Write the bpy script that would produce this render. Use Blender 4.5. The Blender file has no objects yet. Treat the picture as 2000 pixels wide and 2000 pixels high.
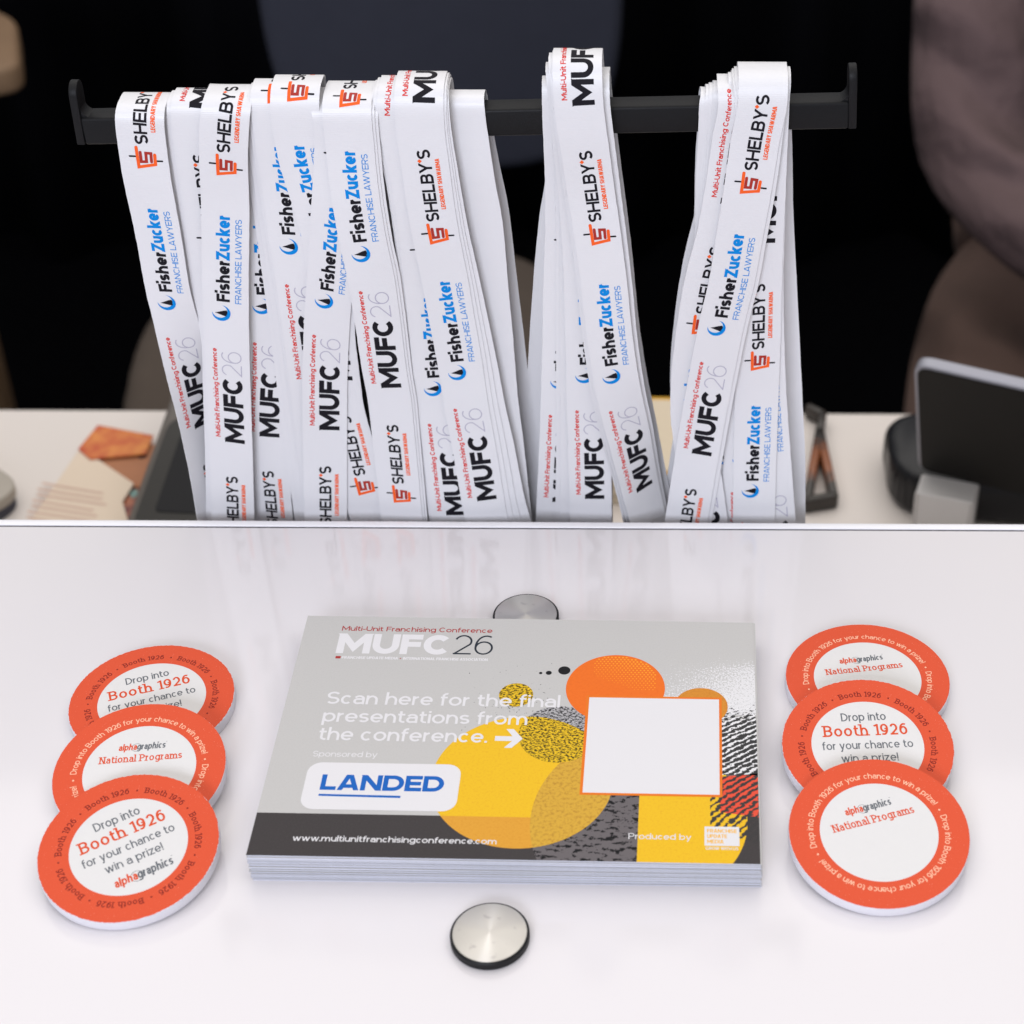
import bpy, bmesh, math, random
import numpy as np
from mathutils import Vector, Matrix, Euler

random.seed(7)
SC = bpy.context.scene
COL = SC.collection
PI = math.pi

# ------------------------------------------------------------------ camera
F, TH, RO, H, CX, CY = 3669.05, 0.65386596, 0.00466855, 0.50216, 1288.76, 1000.0
cam_d = bpy.data.cameras.new('camera')
cam = bpy.data.objects.new('camera', cam_d)
COL.objects.link(cam)
SC.camera = cam
cr, sr = math.cos(RO), math.sin(RO)
ct, st = math.cos(TH), math.sin(TH)
vx, vdn, vfw = Vector((1, 0, 0)), Vector((0, -st, -ct)), Vector((0, ct, -st))
c_right = cr * vx - sr * vdn
c_down = sr * vx + cr * vdn
c_up, c_back = -c_down, -vfw
M = Matrix.Identity(4)
for i in range(3):
    M[i][0], M[i][1], M[i][2] = c_right[i], c_up[i], c_back[i]
M[2][3] = H
cam.matrix_world = M
cam_d.sensor_width = 36.0
cam_d.lens = F / 2000.0 * 36.0
cam_d.shift_x = -(CX - 1000.0) / 2000.0
cam_d.clip_start = 0.02
cam_d.clip_end = 60.0
cam_d.dof.use_dof = True
cam_d.dof.focus_distance = 0.73
cam_d.dof.aperture_fstop = 13.0
cam_d.dof.aperture_blades = 0

# ------------------------------------------------------------------ world, lamps, exposure
world = bpy.data.worlds.new('World')
SC.world = world
world.use_nodes = True
wb = world.node_tree.nodes['Background']
wb.inputs['Color'].default_value = (0.93, 0.95, 1.0, 1)
wb.inputs['Strength'].default_value = 0.30


def lamp(name, loc, target, size, size_y, power, color):
    d = bpy.data.lights.new(name, 'AREA')
    d.shape = 'RECTANGLE'
    d.size, d.size_y, d.energy, d.color = size, size_y, power, color
    o = bpy.data.objects.new(name, d)
    COL.objects.link(o)
    o.location = loc
    o.rotation_euler = (Vector(target) - Vector(loc)).to_track_quat('-Z', 'Y').to_euler()
    return o


lamp('ceiling_panel', (0, 2.0, 2.3), (0, 2.0, 0), 4.6, 5.4, 104, (1.0, 0.955, 0.90))
lamp('cap_streak_lamp', (-0.30, 1.75, 2.25), (0, 0.5, 0), 0.10, 0.45, 1.3, (1.0, 0.97, 0.93))  # small unseen lamp, added to draw the bright streak on the steel caps
lamp('ceiling_lamp_side', (1.5, 0.3, 2.0), (0.1, 0.5, 0), 0.9, 0.9, 1.2, (1.0, 0.94, 0.88))
lamp('front_lamp_cool', (-0.9, -3.6, 2.1), (-0.05, 0.6, 0.05), 2.4, 1.3, 168, (0.84, 0.88, 1.0))  # added area lamp standing in for unseen cool daylight from the camera side

SC.view_settings.view_transform = 'Standard'
SC.view_settings.look = 'None'
SC.view_settings.exposure = -0.02
SC.view_settings.gamma = 1.0
SC.view_settings.use_curve_mapping = False
SC.render.engine = 'CYCLES'
SC.cycles.use_denoising = True
SC.cycles.max_bounces = 8


# ------------------------------------------------------------------ camera geometry (pixels of the 2000 px photograph -> points in the place)
def ray(x, y):
    du, dv = (x - CX) / F, (y - CY) / F
    u, v = cr * du + sr * dv, -sr * du + cr * dv
    return np.array([u, ct - v * st, -st - v * ct])


def at_z(x, y, z):
    d = ray(x, y)
    return np.array([0, 0, H]) + (z - H) / d[2] * d


def at_y(x, y, Y):
    d = ray(x, y)
    return np.array([0, 0, H]) + Y / d[1] * d


# ------------------------------------------------------------------ materials
def srgb(r, g, b):
    f = lambda c: (c / 255 / 12.92) if c / 255 <= 0.04045 else ((c / 255 + 0.055) / 1.055) ** 2.4
    return (f(r), f(g), f(b), 1)


class NG:
    """small helper round a material's node tree"""
    def __init__(self, name):
        self.m = bpy.data.materials.new(name)
        self.m.use_nodes = True
        self.t = self.m.node_tree
        self.b = self.t.nodes['Principled BSDF']

    def n(self, typ, **kw):
        nd = self.t.nodes.new(typ)
        for k, v in kw.items():
            if k.startswith('i_'):
                nd.inputs[k[2:].replace('_', ' ')].default_value = v
            else:
                setattr(nd, k, v)
        return nd

    def l(self, a, b):
        self.t.links.new(a, b)

    def math(self, op, a, b=None, c=None):
        nd = self.t.nodes.new('ShaderNodeMath')
        nd.operation = op
        for i, v in enumerate((a, b, c)):
            if v is None:
                continue
            if isinstance(v, (int, float)):
                nd.inputs[i].default_value = v
            else:
                self.l(v, nd.inputs[i])
        return nd.outputs[0]

    def noise(self, scale, detail=2, rough=0.5, vec=None):
        nd = self.n('ShaderNodeTexNoise')
        nd.inputs['Scale'].default_value = scale
        nd.inputs['Detail'].default_value = detail
        nd.inputs['Roughness'].default_value = rough
        if vec is None:
            vec = self.obj()
        self.l(vec, nd.inputs['Vector'])
        return nd.outputs['Fac']

    def obj(self):
        if not hasattr(self, '_tc'):
            self._tc = self.n('ShaderNodeTexCoord')
        return self._tc.outputs['Object']

    def xyz(self):
        s = self.n('ShaderNodeSeparateXYZ')
        self.l(self.obj(), s.inputs[0])
        return s.outputs

    def scaled(self, sx, sy, sz, rot=0):
        mp = self.n('ShaderNodeMapping')
        mp.inputs['Scale'].default_value = (sx, sy, sz)
        mp.inputs['Rotation'].default_value = (0, 0, rot)
        self.l(self.obj(), mp.inputs['Vector'])
        return mp.outputs[0]

    def mix(self, fac, a, b):
        nd = self.n('ShaderNodeMix', data_type='RGBA')
        if isinstance(fac, (int, float)):
            nd.inputs[0].default_value = fac
        else:
            self.l(fac, nd.inputs[0])
        for i, v in ((6, a), (7, b)):
            if isinstance(v, tuple):
                nd.inputs[i].default_value = v
            else:
                self.l(v, nd.inputs[i])
        return nd.outputs[2]

    def step(self, v, lo, hi):
        nd = self.n('ShaderNodeMapRange', clamp=True)
        nd.inputs['From Min'].default_value = lo
        nd.inputs['From Max'].default_value = hi
        self.l(v, nd.inputs['Value'])
        return nd.outputs[0]

    def bump(self, h, strength, dist):
        nd = self.n('ShaderNodeBump')
        nd.inputs['Strength'].default_value = strength
        nd.inputs['Distance'].default_value = dist
        self.l(h, nd.inputs['Height'])
        self.l(nd.outputs[0], self.b.inputs['Normal'])

    def base(self, col):
        if isinstance(col, tuple):
            self.b.inputs['Base Color'].default_value = col
        else:
            self.l(col, self.b.inputs['Base Color'])

    def set(self, **kw):
        for k, v in kw.items():
            self.b.inputs[k.replace('_', ' ')].default_value = v
        return self

    def see_through(self, mask):
        """ink only where mask is 1"""
        tr = self.n('ShaderNodeBsdfTransparent')
        mx = self.n('ShaderNodeMixShader')
        self.l(mask, mx.inputs[0])
        self.l(tr.outputs[0], mx.inputs[1])
        self.l(self.b.outputs[0], mx.inputs[2])
        out = [n for n in self.t.nodes if n.type == 'OUTPUT_MATERIAL'][0]
        self.l(mx.outputs[0], out.inputs['Surface'])


def simple(name, col, rough=0.5, spec=0.5, metal=0.0, var=0.0, vscale=200, bump=0.0, bscale=2000):
    g = NG(name)
    if var > 0:
        n = g.noise(vscale, 3)
        d = tuple(c * (1 - var) for c in col[:3]) + (1,)
        u = tuple(min(1, c * (1 + var)) for c in col[:3]) + (1,)
        g.base(g.mix(n, d, u))
    else:
        g.base(col)
    g.set(Roughness=rough, Metallic=metal)
    g.b.inputs['Specular IOR Level'].default_value = spec
    if bump > 0:
        g.bump(g.noise(bscale, 2), bump, 0.0005)
    return g.m


# strap fabric: satin ribbon with a fine weave
def fabric(name, col):
    g = NG(name)
    g.base(g.mix(g.noise(70, 3), tuple(c * 0.97 for c in col[:3]) + (1,), col))
    g.set(Roughness=0.40)
    g.b.inputs['Specular IOR Level'].default_value = 0.55
    w = g.n('ShaderNodeTexWave', wave_type='BANDS', bands_direction='Z')
    w.inputs['Scale'].default_value = 420
    w.inputs['Distortion'].default_value = 1.2
    w.inputs['Detail'].default_value = 1
    g.l(g.obj(), w.inputs['Vector'])
    h = g.math('ADD', g.math('MULTIPLY', w.outputs['Fac'], 0.5), g.noise(3800, 2))
    g.bump(h, 0.16, 0.0003)
    return g.m


MATS = {}
MATS['fabric'] = fabric('white_satin_fabric', (0.70, 0.692, 0.712, 1))
MATS['ink_black'] = simple('black_ink', (0.009, 0.008, 0.012, 1), 0.6, 0.12)
MATS['ink_orange'] = simple('orange_ink', (0.85, 0.115, 0.02, 1), 0.6, 0.12)
MATS['ink_darkred'] = simple('dark_red_ink', (0.36, 0.022, 0.012, 1), 0.55, 0.3)
MATS['ink_red'] = simple('red_ink', (0.64, 0.030, 0.020, 1), 0.6, 0.15)
MATS['ink_blue'] = simple('blue_ink', (0.0, 0.215, 0.62, 1), 0.6, 0.12)
MATS['ink_paleblue'] = simple('pale_blue_ink', (0.33, 0.48, 0.78, 1), 0.55, 0.3)
MATS['ink_grey'] = simple('pale_grey_ink', (0.42, 0.40, 0.49, 1), 0.55, 0.3)


# ------------------------------------------------------------------ mesh helpers
def link(name, me, parent=None):
    o = bpy.data.objects.new(name, me)
    COL.objects.link(o)
    if parent is not None:
        o.parent = parent
    return o


def tag(o, label=None, cat=None, group=None, kind=None):
    for k, v in (('label', label), ('category', cat), ('group', group), ('kind', kind)):
        if v:
            o[k] = v
    return o


def mesh(name, verts, faces, mats, mi=None, smooth=False):
    me = bpy.data.meshes.new(name)
    me.from_pydata([tuple(map(float, v)) for v in verts], [], faces)
    for m in mats:
        me.materials.append(m)
    if mi is not None:
        me.polygons.foreach_set('material_index', mi)
    if smooth:
        me.polygons.foreach_set('use_smooth', [True] * len(me.polygons))
    me.update()
    return me


def bm_mesh(name, bm, mats, smooth_angle=None):
    bmesh.ops.recalc_face_normals(bm, faces=bm.faces[:])
    me = bpy.data.meshes.new(name)
    bm.to_mesh(me)
    bm.free()
    for m in mats:
        me.materials.append(m)
    if smooth_angle is not None:
        me.polygons.foreach_set('use_smooth', [True] * len(me.polygons))
        me.set_sharp_from_angle(angle=smooth_angle)
    return me


def box_bm(sx, sy, sz, bev=0.0, seg=3, center=(0, 0, 0)):
    bm = bmesh.new()
    bmesh.ops.create_cube(bm, size=1)
    for v in bm.verts:
        v.co = Vector((v.co.x * sx + center[0], v.co.y * sy + center[1], v.co.z * sz + center[2]))
    if bev > 0:
        bmesh.ops.bevel(bm, geom=bm.edges[:], offset=bev, segments=seg, profile=0.5, affect='EDGES')
    return bm


def prism_bm(poly, z0, z1, bev=0.0, seg=2):
    bm = bmesh.new()
    vs = [bm.verts.new((p[0], p[1], z0)) for p in poly]
    f = bm.faces.new(vs)
    r = bmesh.ops.extrude_face_region(bm, geom=[f])
    for v in r['geom']:
        if isinstance(v, bmesh.types.BMVert):
            v.co.z = z1
    bmesh.ops.recalc_face_normals(bm, faces=bm.faces[:])
    if bev > 0:
        bmesh.ops.bevel(bm, geom=bm.edges[:], offset=bev, segments=seg, profile=0.5, affect='EDGES')
    return bm


# ------------------------------------------------------------------ flat printed shapes (text, logos): lists of (verts 2d, faces, ink name)
# ------------------------------------------------------------------ lettering drawn from strokes: any weight, true condensed widths, optional slab serifs
XH = 0.735


def _arc(cx, cy, rx, ry, a0, a1, n=None):
    n = n or max(5, int(abs(a1 - a0) / 11))
    return [(cx + rx * math.cos(math.radians(a0 + (a1 - a0) * i / n)), cy + ry * math.sin(math.radians(a0 + (a1 - a0) * i / n))) for i in range(n + 1)]


def glyph(ch, w, k=1.0, xh=XH):
    """(outer width, strokes); cap height 1, pen width w; a stroke is (points, ylo, yhi) cut off flat at ylo and yhi"""
    m = w / 2
    hi, lo = 1 - m, m
    S = []

    def P(pts, y0=None, y1=None):
        S.append((pts, y0, y1))

    def V(x, y0, y1):
        S.append(([(x, y0), (x, y1)], None, None))
    wd = dict(A=.84, B=.72, C=.82, D=.80, E=.64, F=.62, G=.86, H=.78, I=0, L=.60, M=.98, N=.80, O=.92, P=.70, R=.72, S=.68, T=.70, U=.78, W=1.24, Y=.78, Z=.70,
              a=.60, b=.68, c=.60, d=.68, e=.66, f=.38, g=.68, h=.63, i=0, k=.62, l=0, m=1.02, n=.63, o=.68, p=.68, r=.36, s=.54, t=.40, u=.63, w=.96, y=.64, z=.56)
    wd.update({'1': .36, '2': .64, '6': .66, '9': .66, '-': .36, '.': 0, '!': 0, ' ': .26})
    W = max(wd[ch] * k, w * (1.0 if wd[ch] == 0 or ch == ' ' else 1.55))
    if ch == ' ':
        return wd[ch] * k, S
    X = xh
    e = 2 * w
    if ch == 'A':
        q = m * 1.08
        for s in (-1, 1):
            x0 = W / 2 + s * (W / 2 - q)
            x1 = W / 2 + s * m * 0.32
            d = (x1 - x0)
            P([(x0 - d * .3, -.3), (x1 + d * .3, 1.3)], 0, 1)
        y = 0.23 + m * .3
        P([(q + (W / 2 - q) * y, y), (W - q - (W / 2 - q) * y, y)])
    elif ch in 'BPRD':
        V(m, 0, 1)
        mid = .52 if ch == 'B' else .46
        if ch == 'D':
            r = min(W - m, .5)
            P([(m, hi), (W - r, hi)] + _arc(W - r, .5, r - m, .5 - m, 90, -90)[1:-1] + [(W - r, lo), (m, lo)])
        else:
            xr = W - (.03 if ch == 'B' else 0)
            r = (hi - mid) / 2
            rx = min(r * 1.1, (xr - m) * .62)
            P([(m, hi), (xr - m - rx, hi)] + _arc(xr - m - rx, (hi + mid) / 2, rx, r, 90, -90)[1:-1] + [(xr - m - rx, mid), (m, mid)])
            if ch == 'B':
                r = (mid - lo) / 2
                rx = min(r * 1.1, (W - m) * .62)
                P([(m + m, mid), (W - m - rx, mid)] + _arc(W - m - rx, (lo + mid) / 2, rx, r, 90, -90)[1:-1] + [(W - m - rx, lo), (m, lo)])
            if ch == 'R':
                P([(W * .5, mid + .1), (W - m * 1.1 + .0, -.12)], 0, mid)
    elif ch == 'C':
        P(_arc(W / 2, .5, W / 2 - m, .5 - m, 42, 318))
    elif ch == 'G':
        P(_arc(W / 2, .5, W / 2 - m, .5 - m, 42, 322))
        P([(W - m, .14), (W - m, .50)])
    elif ch in 'EF':
        V(m, 0, 1)
        P([(m, hi), (W, hi)])
        P([(m, .5), (W * .94, .5)])
        if ch == 'E':
            P([(m, lo), (W, lo)])
    elif ch == 'H':
        V(m, 0, 1), V(W - m, 0, 1)
        P([(m, .5), (W - m, .5)])
    elif ch == 'I':
        V(m, 0, 1)
    elif ch == 'L':
        V(m, 0, 1)
        P([(m, lo), (W, lo)])
    elif ch == 'M':
        V(m, 0, 1), V(W - m, 0, 1)
        y = .22 + m * .25
        sx = (W / 2 - m) * .35
        P([(m * .75 - sx, 1 + .35 * (1 - y)), (W / 2, y + m * .35), (W - m * .75 + sx, 1 + .35 * (1 - y))], 0, 1)
    elif ch == 'N':
        V(m, 0, 1), V(W - m, 0, 1)
        d = W - 2 * m
        P([(m * .9 - d * .3, 1.3), (W - m * .9 + d * .3, -.3)], 0, 1)
    elif ch == 'O':
        P(_arc(W / 2, .5, W / 2 - m, .5 - m, 0, 360, 36))
    elif ch in 'Ss':
        top = 1 if ch == 'S' else X
        H_, L_, md = top - m, m, top / 2
        P(_arc(W / 2, (H_ + md) / 2, W / 2 - m, (H_ - md) / 2, 28, 270) + _arc(W / 2, (L_ + md) / 2, W / 2 - m, (md - L_) / 2, 90, -152)[1:])
    elif ch == 'T':
        V(W / 2, 0, 1)
        P([(0, hi), (W, hi)])
    elif ch == 'U':
        r = W / 2 - m
        ry = min(.42, max(r, .2))
        P([(m, 1), (m, lo + ry)] + _arc(W / 2, lo + ry, r, ry, 180, 360)[1:-1] + [(W - m, lo + ry), (W - m, 1)])
    elif ch in 'Ww':
        t = 1 if ch == 'W' else X
        q = m * 1.04
        xs = [q, q + (W - 2 * q) * .26, W / 2, W - q - (W - 2 * q) * .26, W - q]
        for i in range(4):
            a, b = (xs[i], t), (xs[i + 1], 0)
            if i % 2:
                a, b = (xs[i], 0), (xs[i + 1], t)
            d = b[0] - a[0]
            P([(a[0] - d * .3, a[1] - (b[1] - a[1]) * .3), (b[0] + d * .3, b[1] + (b[1] - a[1]) * .3)], 0, t)
    elif ch == 'Y':
        y = .42
        V(W / 2, 0, y)
        q = m * 1.1
        for s in (-1, 1):
            x0 = W / 2 + s * (W / 2 - q)
            d = x0 - W / 2
            P([(W / 2 - d * .12, y - (1 - y) * .12), (x0 + d * .4, 1 + (1 - y) * .4)], y - .12, 1)
    elif ch in 'Zz':
        t = 1 if ch == 'Z' else X
        P([(0, t - m), (W, t - m)]), P([(0, m), (W, m)])
        a, b = (m * 1.15, m), (W - m * 1.15, t - m)
        d = ((b[0] - a[0]) * .2, (b[1] - a[1]) * .2)
        P([(a[0] - d[0], a[1] - d[1]), (b[0] + d[0], b[1] + d[1])], 0, t)
    elif ch == '1':
        V(W - m, 0, 1)
        P([(0, hi - .10), (W - m, hi)])
    elif ch == '2':
        r = .30
        P(_arc(W / 2, hi - r + m * 0, W / 2 - m, r, 160, -28) + [(m * 1.3, lo)])
        P([(0, lo), (W, lo)])
    elif ch in '69':
        r = .32
        a = _arc(W / 2, lo + r - m * .3, W / 2 - m, r - m * .3, 0, 360, 30)
        b = _arc(W * .60, .43, W * .60 - m, hi - .43, 62, 180) + [(m, lo + r - m * .3)]
        if ch == '9':
            a, b = [[(W - x, 1 - y) for x, y in q] for q in (a, b)]
        P(a), P(b)
    elif ch == '-':
        P([(0, .36), (W, .36)])
    elif ch == '.':
        V(m, 0, w)
    elif ch == '!':
        V(m, w * 1.7, 1), V(m, 0, w)
    elif ch == 'a':
        c = X * .60
        P(_arc(W / 2, c, W / 2 - m, X - m - c, 155, 0) + [(W - m, 0)])
        b = X * .58
        r = (b - lo) / 2
        P([(W - m, b), (m + r, b)] + _arc(m + r * 1.0, (b + lo) / 2, min(r, W / 2 - m), r, 90, 270)[1:-1] + [(m + r, lo), (W - m, lo + .04)])
    elif ch in 'bdpqgo':
        P(_arc(W / 2, X / 2, W / 2 - m, X / 2 - m, 0, 360, 30))
        if ch == 'b':
            V(m, 0, 1.03)
        if ch == 'd':
            V(W - m, 0, 1.03)
        if ch == 'p':
            V(m, -.27, X)
        if ch == 'g':
            P([(W - m, X), (W - m, -.02)] + _arc(W / 2, -.02, W / 2 - m, .26 - m, 0, -150)[1:])
    elif ch == 'c':
        P(_arc(W / 2, X / 2, W / 2 - m, X / 2 - m, 44, 316))
    elif ch == 'e':
        P(_arc(W / 2, X / 2, W / 2 - m, X / 2 - m, 0, 318))
        P([(m, X / 2 - w * .05), (W - m * .3, X / 2 - w * .05)])
    elif ch == 'f':
        x = W * .36
        r = W - x
        P([(x, 0), (x, 1.04 - m - r * .75)] + _arc(x + r * .8, 1.04 - m - r * .75, r * .8, r * .75, 180, 80)[1:])
        P([(0, X - m), (W * .95, X - m)])
    elif ch in 'hnm':
        V(m, 0, 1.03 if ch == 'h' else X)
        n = 2 if ch == 'm' else 1
        s = (W - w) / n
        for i in range(n):
            x = m + i * s
            ry = min(.33, X * .5)
            P([(x, X - m - ry)] + _arc(x + s / 2, X - m - ry, s / 2, ry, 180, 0)[1:] + [(x + s, 0)])
    elif ch == 'u':
        ry = min(.33, X * .5)
        P([(m, X), (m, lo + ry)] + _arc(W / 2, lo + ry, W / 2 - m, ry, 180, 360)[1:])
        V(W - m, 0, X)
    elif ch == 'i':
        V(m, 0, X), V(m, X + w * .75, X + w * 1.75)
    elif ch == 'l':
        V(m, 0, 1.03)
    elif ch == 'k':
        V(m, 0, 1.03)
        P([(m * 1.2, X * .30), (W - m * .9 + .1, X + .12)], 0, X)
        P([(W * .40, X * .58), (W - m * 1.1 + .04, -.06)], 0, X * .62)
    elif ch == 'r':
        V(m, 0, X)
        r = W - m
        P([(m, X - m - .26)] + _arc(m + r * .95, X - m - .26, r * .95, .26, 180, 95)[1:])
    elif ch == 't':
        x = W * .38
        P([(x, X + .20), (x, lo + .16)] + _arc(x + (W - x) * .8, lo + .16, (W - x) * .8, .16, 180, 285)[1:])
        P([(0, X - m), (W * .95, X - m)])
    elif ch == 'y':
        q = m * 1.04
        P([(q - .12 * (W / 2 - q) / X, X + .12), (W / 2, 0.02)], 0, X)
        d = (W / 2 - q) / X
        P([(W - q + d * .12, X + .12), (W / 2 - d * .24, -.24), (W / 2 - d * .24 - .12, -.27 + m)], -.30, X)
    return W, S


def ribbon(pts, w):
    """mitred strip of quads along a polyline"""
    p = np.array(pts, float)
    keep = [0] + [i for i in range(1, len(p)) if np.hypot(*(p[i] - p[i - 1])) > 1e-6]
    p = p[keep]
    closed = np.hypot(*(p[0] - p[-1])) < 1e-6
    d = np.diff(p, axis=0)
    d /= np.hypot(d[:, 0], d[:, 1])[:, None]
    nrm = np.stack([-d[:, 1], d[:, 0]], 1)
    off = np.zeros_like(p)
    for i in range(len(p)):
        a = nrm[i - 1] if i > 0 else (nrm[-1] if closed else nrm[0])
        b = nrm[i] if i < len(nrm) else (nrm[0] if closed else nrm[-1])
        s = a + b
        L2 = s @ s
        off[i] = s * min(2 / max(L2, 0.35), 2.6)
    A, B = p + off * w / 2, p - off * w / 2
    return [np.array([A[i], B[i], B[i + 1], A[i + 1]]) for i in range(len(p) - 1)]


_gcache = {}


def glyph_mesh(ch, w, k, slab):
    key = (ch, round(w, 4), round(k, 4), slab)
    if key in _gcache:
        return _gcache[key]
    W, S = glyph(ch, w, k)
    quads = []
    for z, (pts, y0, y1) in enumerate(S):
        for q in ribbon(pts, w):
            if y0 is not None:
                q = clip(q, [(-9, y0), (9, y0), (9, y1), (-9, y1)])
                if q is None:
                    continue
            quads.append((q, z))
        if slab and len(pts) >= 2 and y0 is None and not (ch in 'ti' and z > 0):
            sw, sh = w * .78, w * .74
            for a, b in ((pts[0], pts[1]), (pts[-1], pts[-2])):
                if abs(a[0] - b[0]) > 1e-6 or ch in 'aegtf' and not (ch == 'f' and a[1] == 0):
                    continue
                x = a[0]
                if abs(a[1]) < 1e-6 or a[1] < -.2:
                    quads.append((np.array([(x - w / 2 - sw, a[1]), (x + w / 2 + sw, a[1]), (x + w / 2 + sw, a[1] + sh), (x - w / 2 - sw, a[1] + sh)]), 4))
                elif a[1] > .6 and ch != '1':
                    r = sw if ch in 'HNIM' else 0
                    quads.append((np.array([(x - w / 2 - sw, a[1] - sh), (x + w / 2 + r, a[1] - sh), (x + w / 2 + r, a[1]), (x - w / 2 - sw, a[1])]), 5))
            if ch in 'BPRD' and z == 0:
                pass
    _gcache[key] = (W, quads)
    return _gcache[key]


def text(txt, cap, length=None, ink='ink_black', w=0.14, shear=0.0, gap=None, at=(0, 0), align='l', slab=False, k=1.0):
    """lettering with cap height `cap`; glyph widths are fitted to `length` when given; baseline at `at`"""
    def total(k):
        g_ = gap if gap is not None else 0.13 - 0.4 * w
        g_ = max(g_, 0.045)
        if slab:
            g_ += w * .50
        return g_, sum(glyph_mesh(c, w, k, slab)[0] + g_ * k for c in txt) - g_ * k
    if length:
        a, b = 0.2, 4.0
        for _ in range(24):
            mid_ = (a + b) / 2
            if total(mid_)[1] * cap > length:
                b = mid_
            else:
                a = mid_
        k = round((a + b) / 2, 4)
    g_, tot = total(k)
    x = {'l': 0, 'c': -tot / 2, 'r': -tot}[align]
    V, Fc, n = [], [], 0
    for c in txt:
        W, quads = glyph_mesh(c, w, k, slab)
        for q, z in quads:
            q3 = np.c_[(q[:, 0] + x + q[:, 1] * shear) * cap + at[0], q[:, 1] * cap + at[1], np.full(len(q), z * 0.0022)]
            V.append(q3)
            Fc.append(tuple(range(n, n + len(q))))
            n += len(q)
        x += W + g_ * k
    return [(np.concatenate(V), Fc, ink)]


def z3(v):
    return v if v.shape[1] == 3 else np.c_[v, np.zeros(len(v))]


def shift(items, dx=0, dy=0, rot=0.0):
    c, s = math.cos(rot), math.sin(rot)
    return [(np.stack([c * v[:, 0] - s * v[:, 1] + dx, s * v[:, 0] + c * v[:, 1] + dy, z3(v)[:, 2]], 1), f, i) for v, f, i in items]


def stroke(pts, w, ink, caps=True, n=8):
    """a polyline of width w with mitred corners and round ends"""
    out = []
    for q in ribbon(pts, w):
        out.append((q, [(0, 1, 2, 3)], ink))
    if caps:
        for i, j in ((0, 1), (-1, -2)):
            d = math.atan2(pts[i][1] - pts[j][1], pts[i][0] - pts[j][0])
            a = np.linspace(d - PI / 2, d + PI / 2, n + 1)
            out.append((np.stack([pts[i][0] + w / 2 * np.cos(a), pts[i][1] + w / 2 * np.sin(a)], 1), [tuple(range(n + 1))], ink))
    return out


def circle_pts(cx, cy, r, n=64, ry=None):
    a = np.linspace(0, 2 * PI, n, endpoint=False)
    return np.stack([cx + r * np.cos(a), cy + (ry or r) * np.sin(a)], 1)


def poly(pts, ink):
    pts = np.array(pts, float)
    return [(pts, [tuple(range(len(pts)))], ink)]


def ring(cx, cy, r0, r1, ink, n=64, wob=0.0):
    a = np.linspace(0, 2 * PI, n, endpoint=False)
    rr = r1 + (np.array([random.uniform(-1, 1) for _ in a]) * wob if wob else 0)
    o = np.stack([cx + rr * np.cos(a), cy + rr * np.sin(a)], 1)
    i = np.stack([cx + r0 * np.cos(a), cy + r0 * np.sin(a)], 1)
    return [(np.concatenate([o, i]), [(k, (k + 1) % n, n + (k + 1) % n, n + k) for k in range(n)], ink)]


def clip(subject, clipper):
    """Sutherland-Hodgman, convex clipper given anticlockwise"""
    out = [np.array(p, float) for p in subject]
    cp = np.array(clipper, float)
    for i in range(len(cp)):
        a, b = cp[i], cp[(i + 1) % len(cp)]
        e = b - a
        side = lambda p: e[0] * (p[1] - a[1]) - e[1] * (p[0] - a[0])
        inp, out = out, []
        for j in range(len(inp)):
            p, q = inp[j], inp[(j + 1) % len(inp)]
            sp, sq = side(p), side(q)
            if sp >= 0:
                out.append(p)
            if (sp >= 0) != (sq >= 0):
                out.append(p + (q - p) * sp / (sp - sq))
        if len(out) < 3:
            return None
    return np.array(out)


def on_arc(items, radius):
    """bend lettering round a circle of the given baseline radius; x runs clockwise from the top"""
    res = []
    for v, f, ink in items:
        a = PI / 2 - v[:, 0] / radius
        r = radius + v[:, 1]
        res.append((np.stack([r * np.cos(a), r * np.sin(a), z3(v)[:, 2]], 1), f, ink))
    return res


def merge_items(items, mats, inks, zs=None):
    """flat items -> verts, faces, material indices"""
    V, Fc, MI = [], [], []
    n = 0
    for k, (v, f, ink) in enumerate(items):
        z = zs[k] if zs is not None else 0.0
        v = z3(v)
        V.append(np.c_[v[:, :2], v[:, 2] + z])
        Fc += [tuple(i + n for i in fc) for fc in f]
        MI += [inks.index(ink)] * len(f)
        n += len(v)
    return np.concatenate(V), Fc, MI


def cut_every(items, stepx):
    """slice flat items into small cells so they can follow a bent surface"""
    res = []
    for v, f, ink in items:
        bm = bmesh.new()
        bv = [bm.verts.new(p) for p in z3(v)]
        for fc in f:
            try:
                bm.faces.new([bv[i] for i in fc])
            except ValueError:
                pass
        x0, x1 = v[:, 0].min(), v[:, 0].max()
        k = math.floor(x0 / stepx) + 1
        while k * stepx < x1 - 1e-9:
            bmesh.ops.bisect_plane(bm, geom=bm.verts[:] + bm.edges[:] + bm.faces[:], plane_co=(k * stepx, 0, 0), plane_no=(1, 0, 0), dist=1e-7)
            k += 1
        y0, y1 = v[:, 1].min(), v[:, 1].max()
        k = math.floor(y0 / 1.9) + 1
        while k * 1.9 < y1 - 1e-9:
            bmesh.ops.bisect_plane(bm, geom=bm.verts[:] + bm.edges[:] + bm.faces[:], plane_co=(0, k * 1.9, 0), plane_no=(0, 1, 0), dist=1e-7)
            k += 1
        bm.verts.ensure_lookup_table()
        bm.verts.index_update()
        res.append((np.array([p.co[:] for p in bm.verts]), [tuple(q.index for q in fc.verts) for fc in bm.faces], ink))
        bm.free()
    return res


# ================================================================== THE SETTING
EDGE = 0.6430      # far edge of the counter's top panel
ZL = -0.25         # the lower counter behind
FLOOR = -1.05

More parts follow.
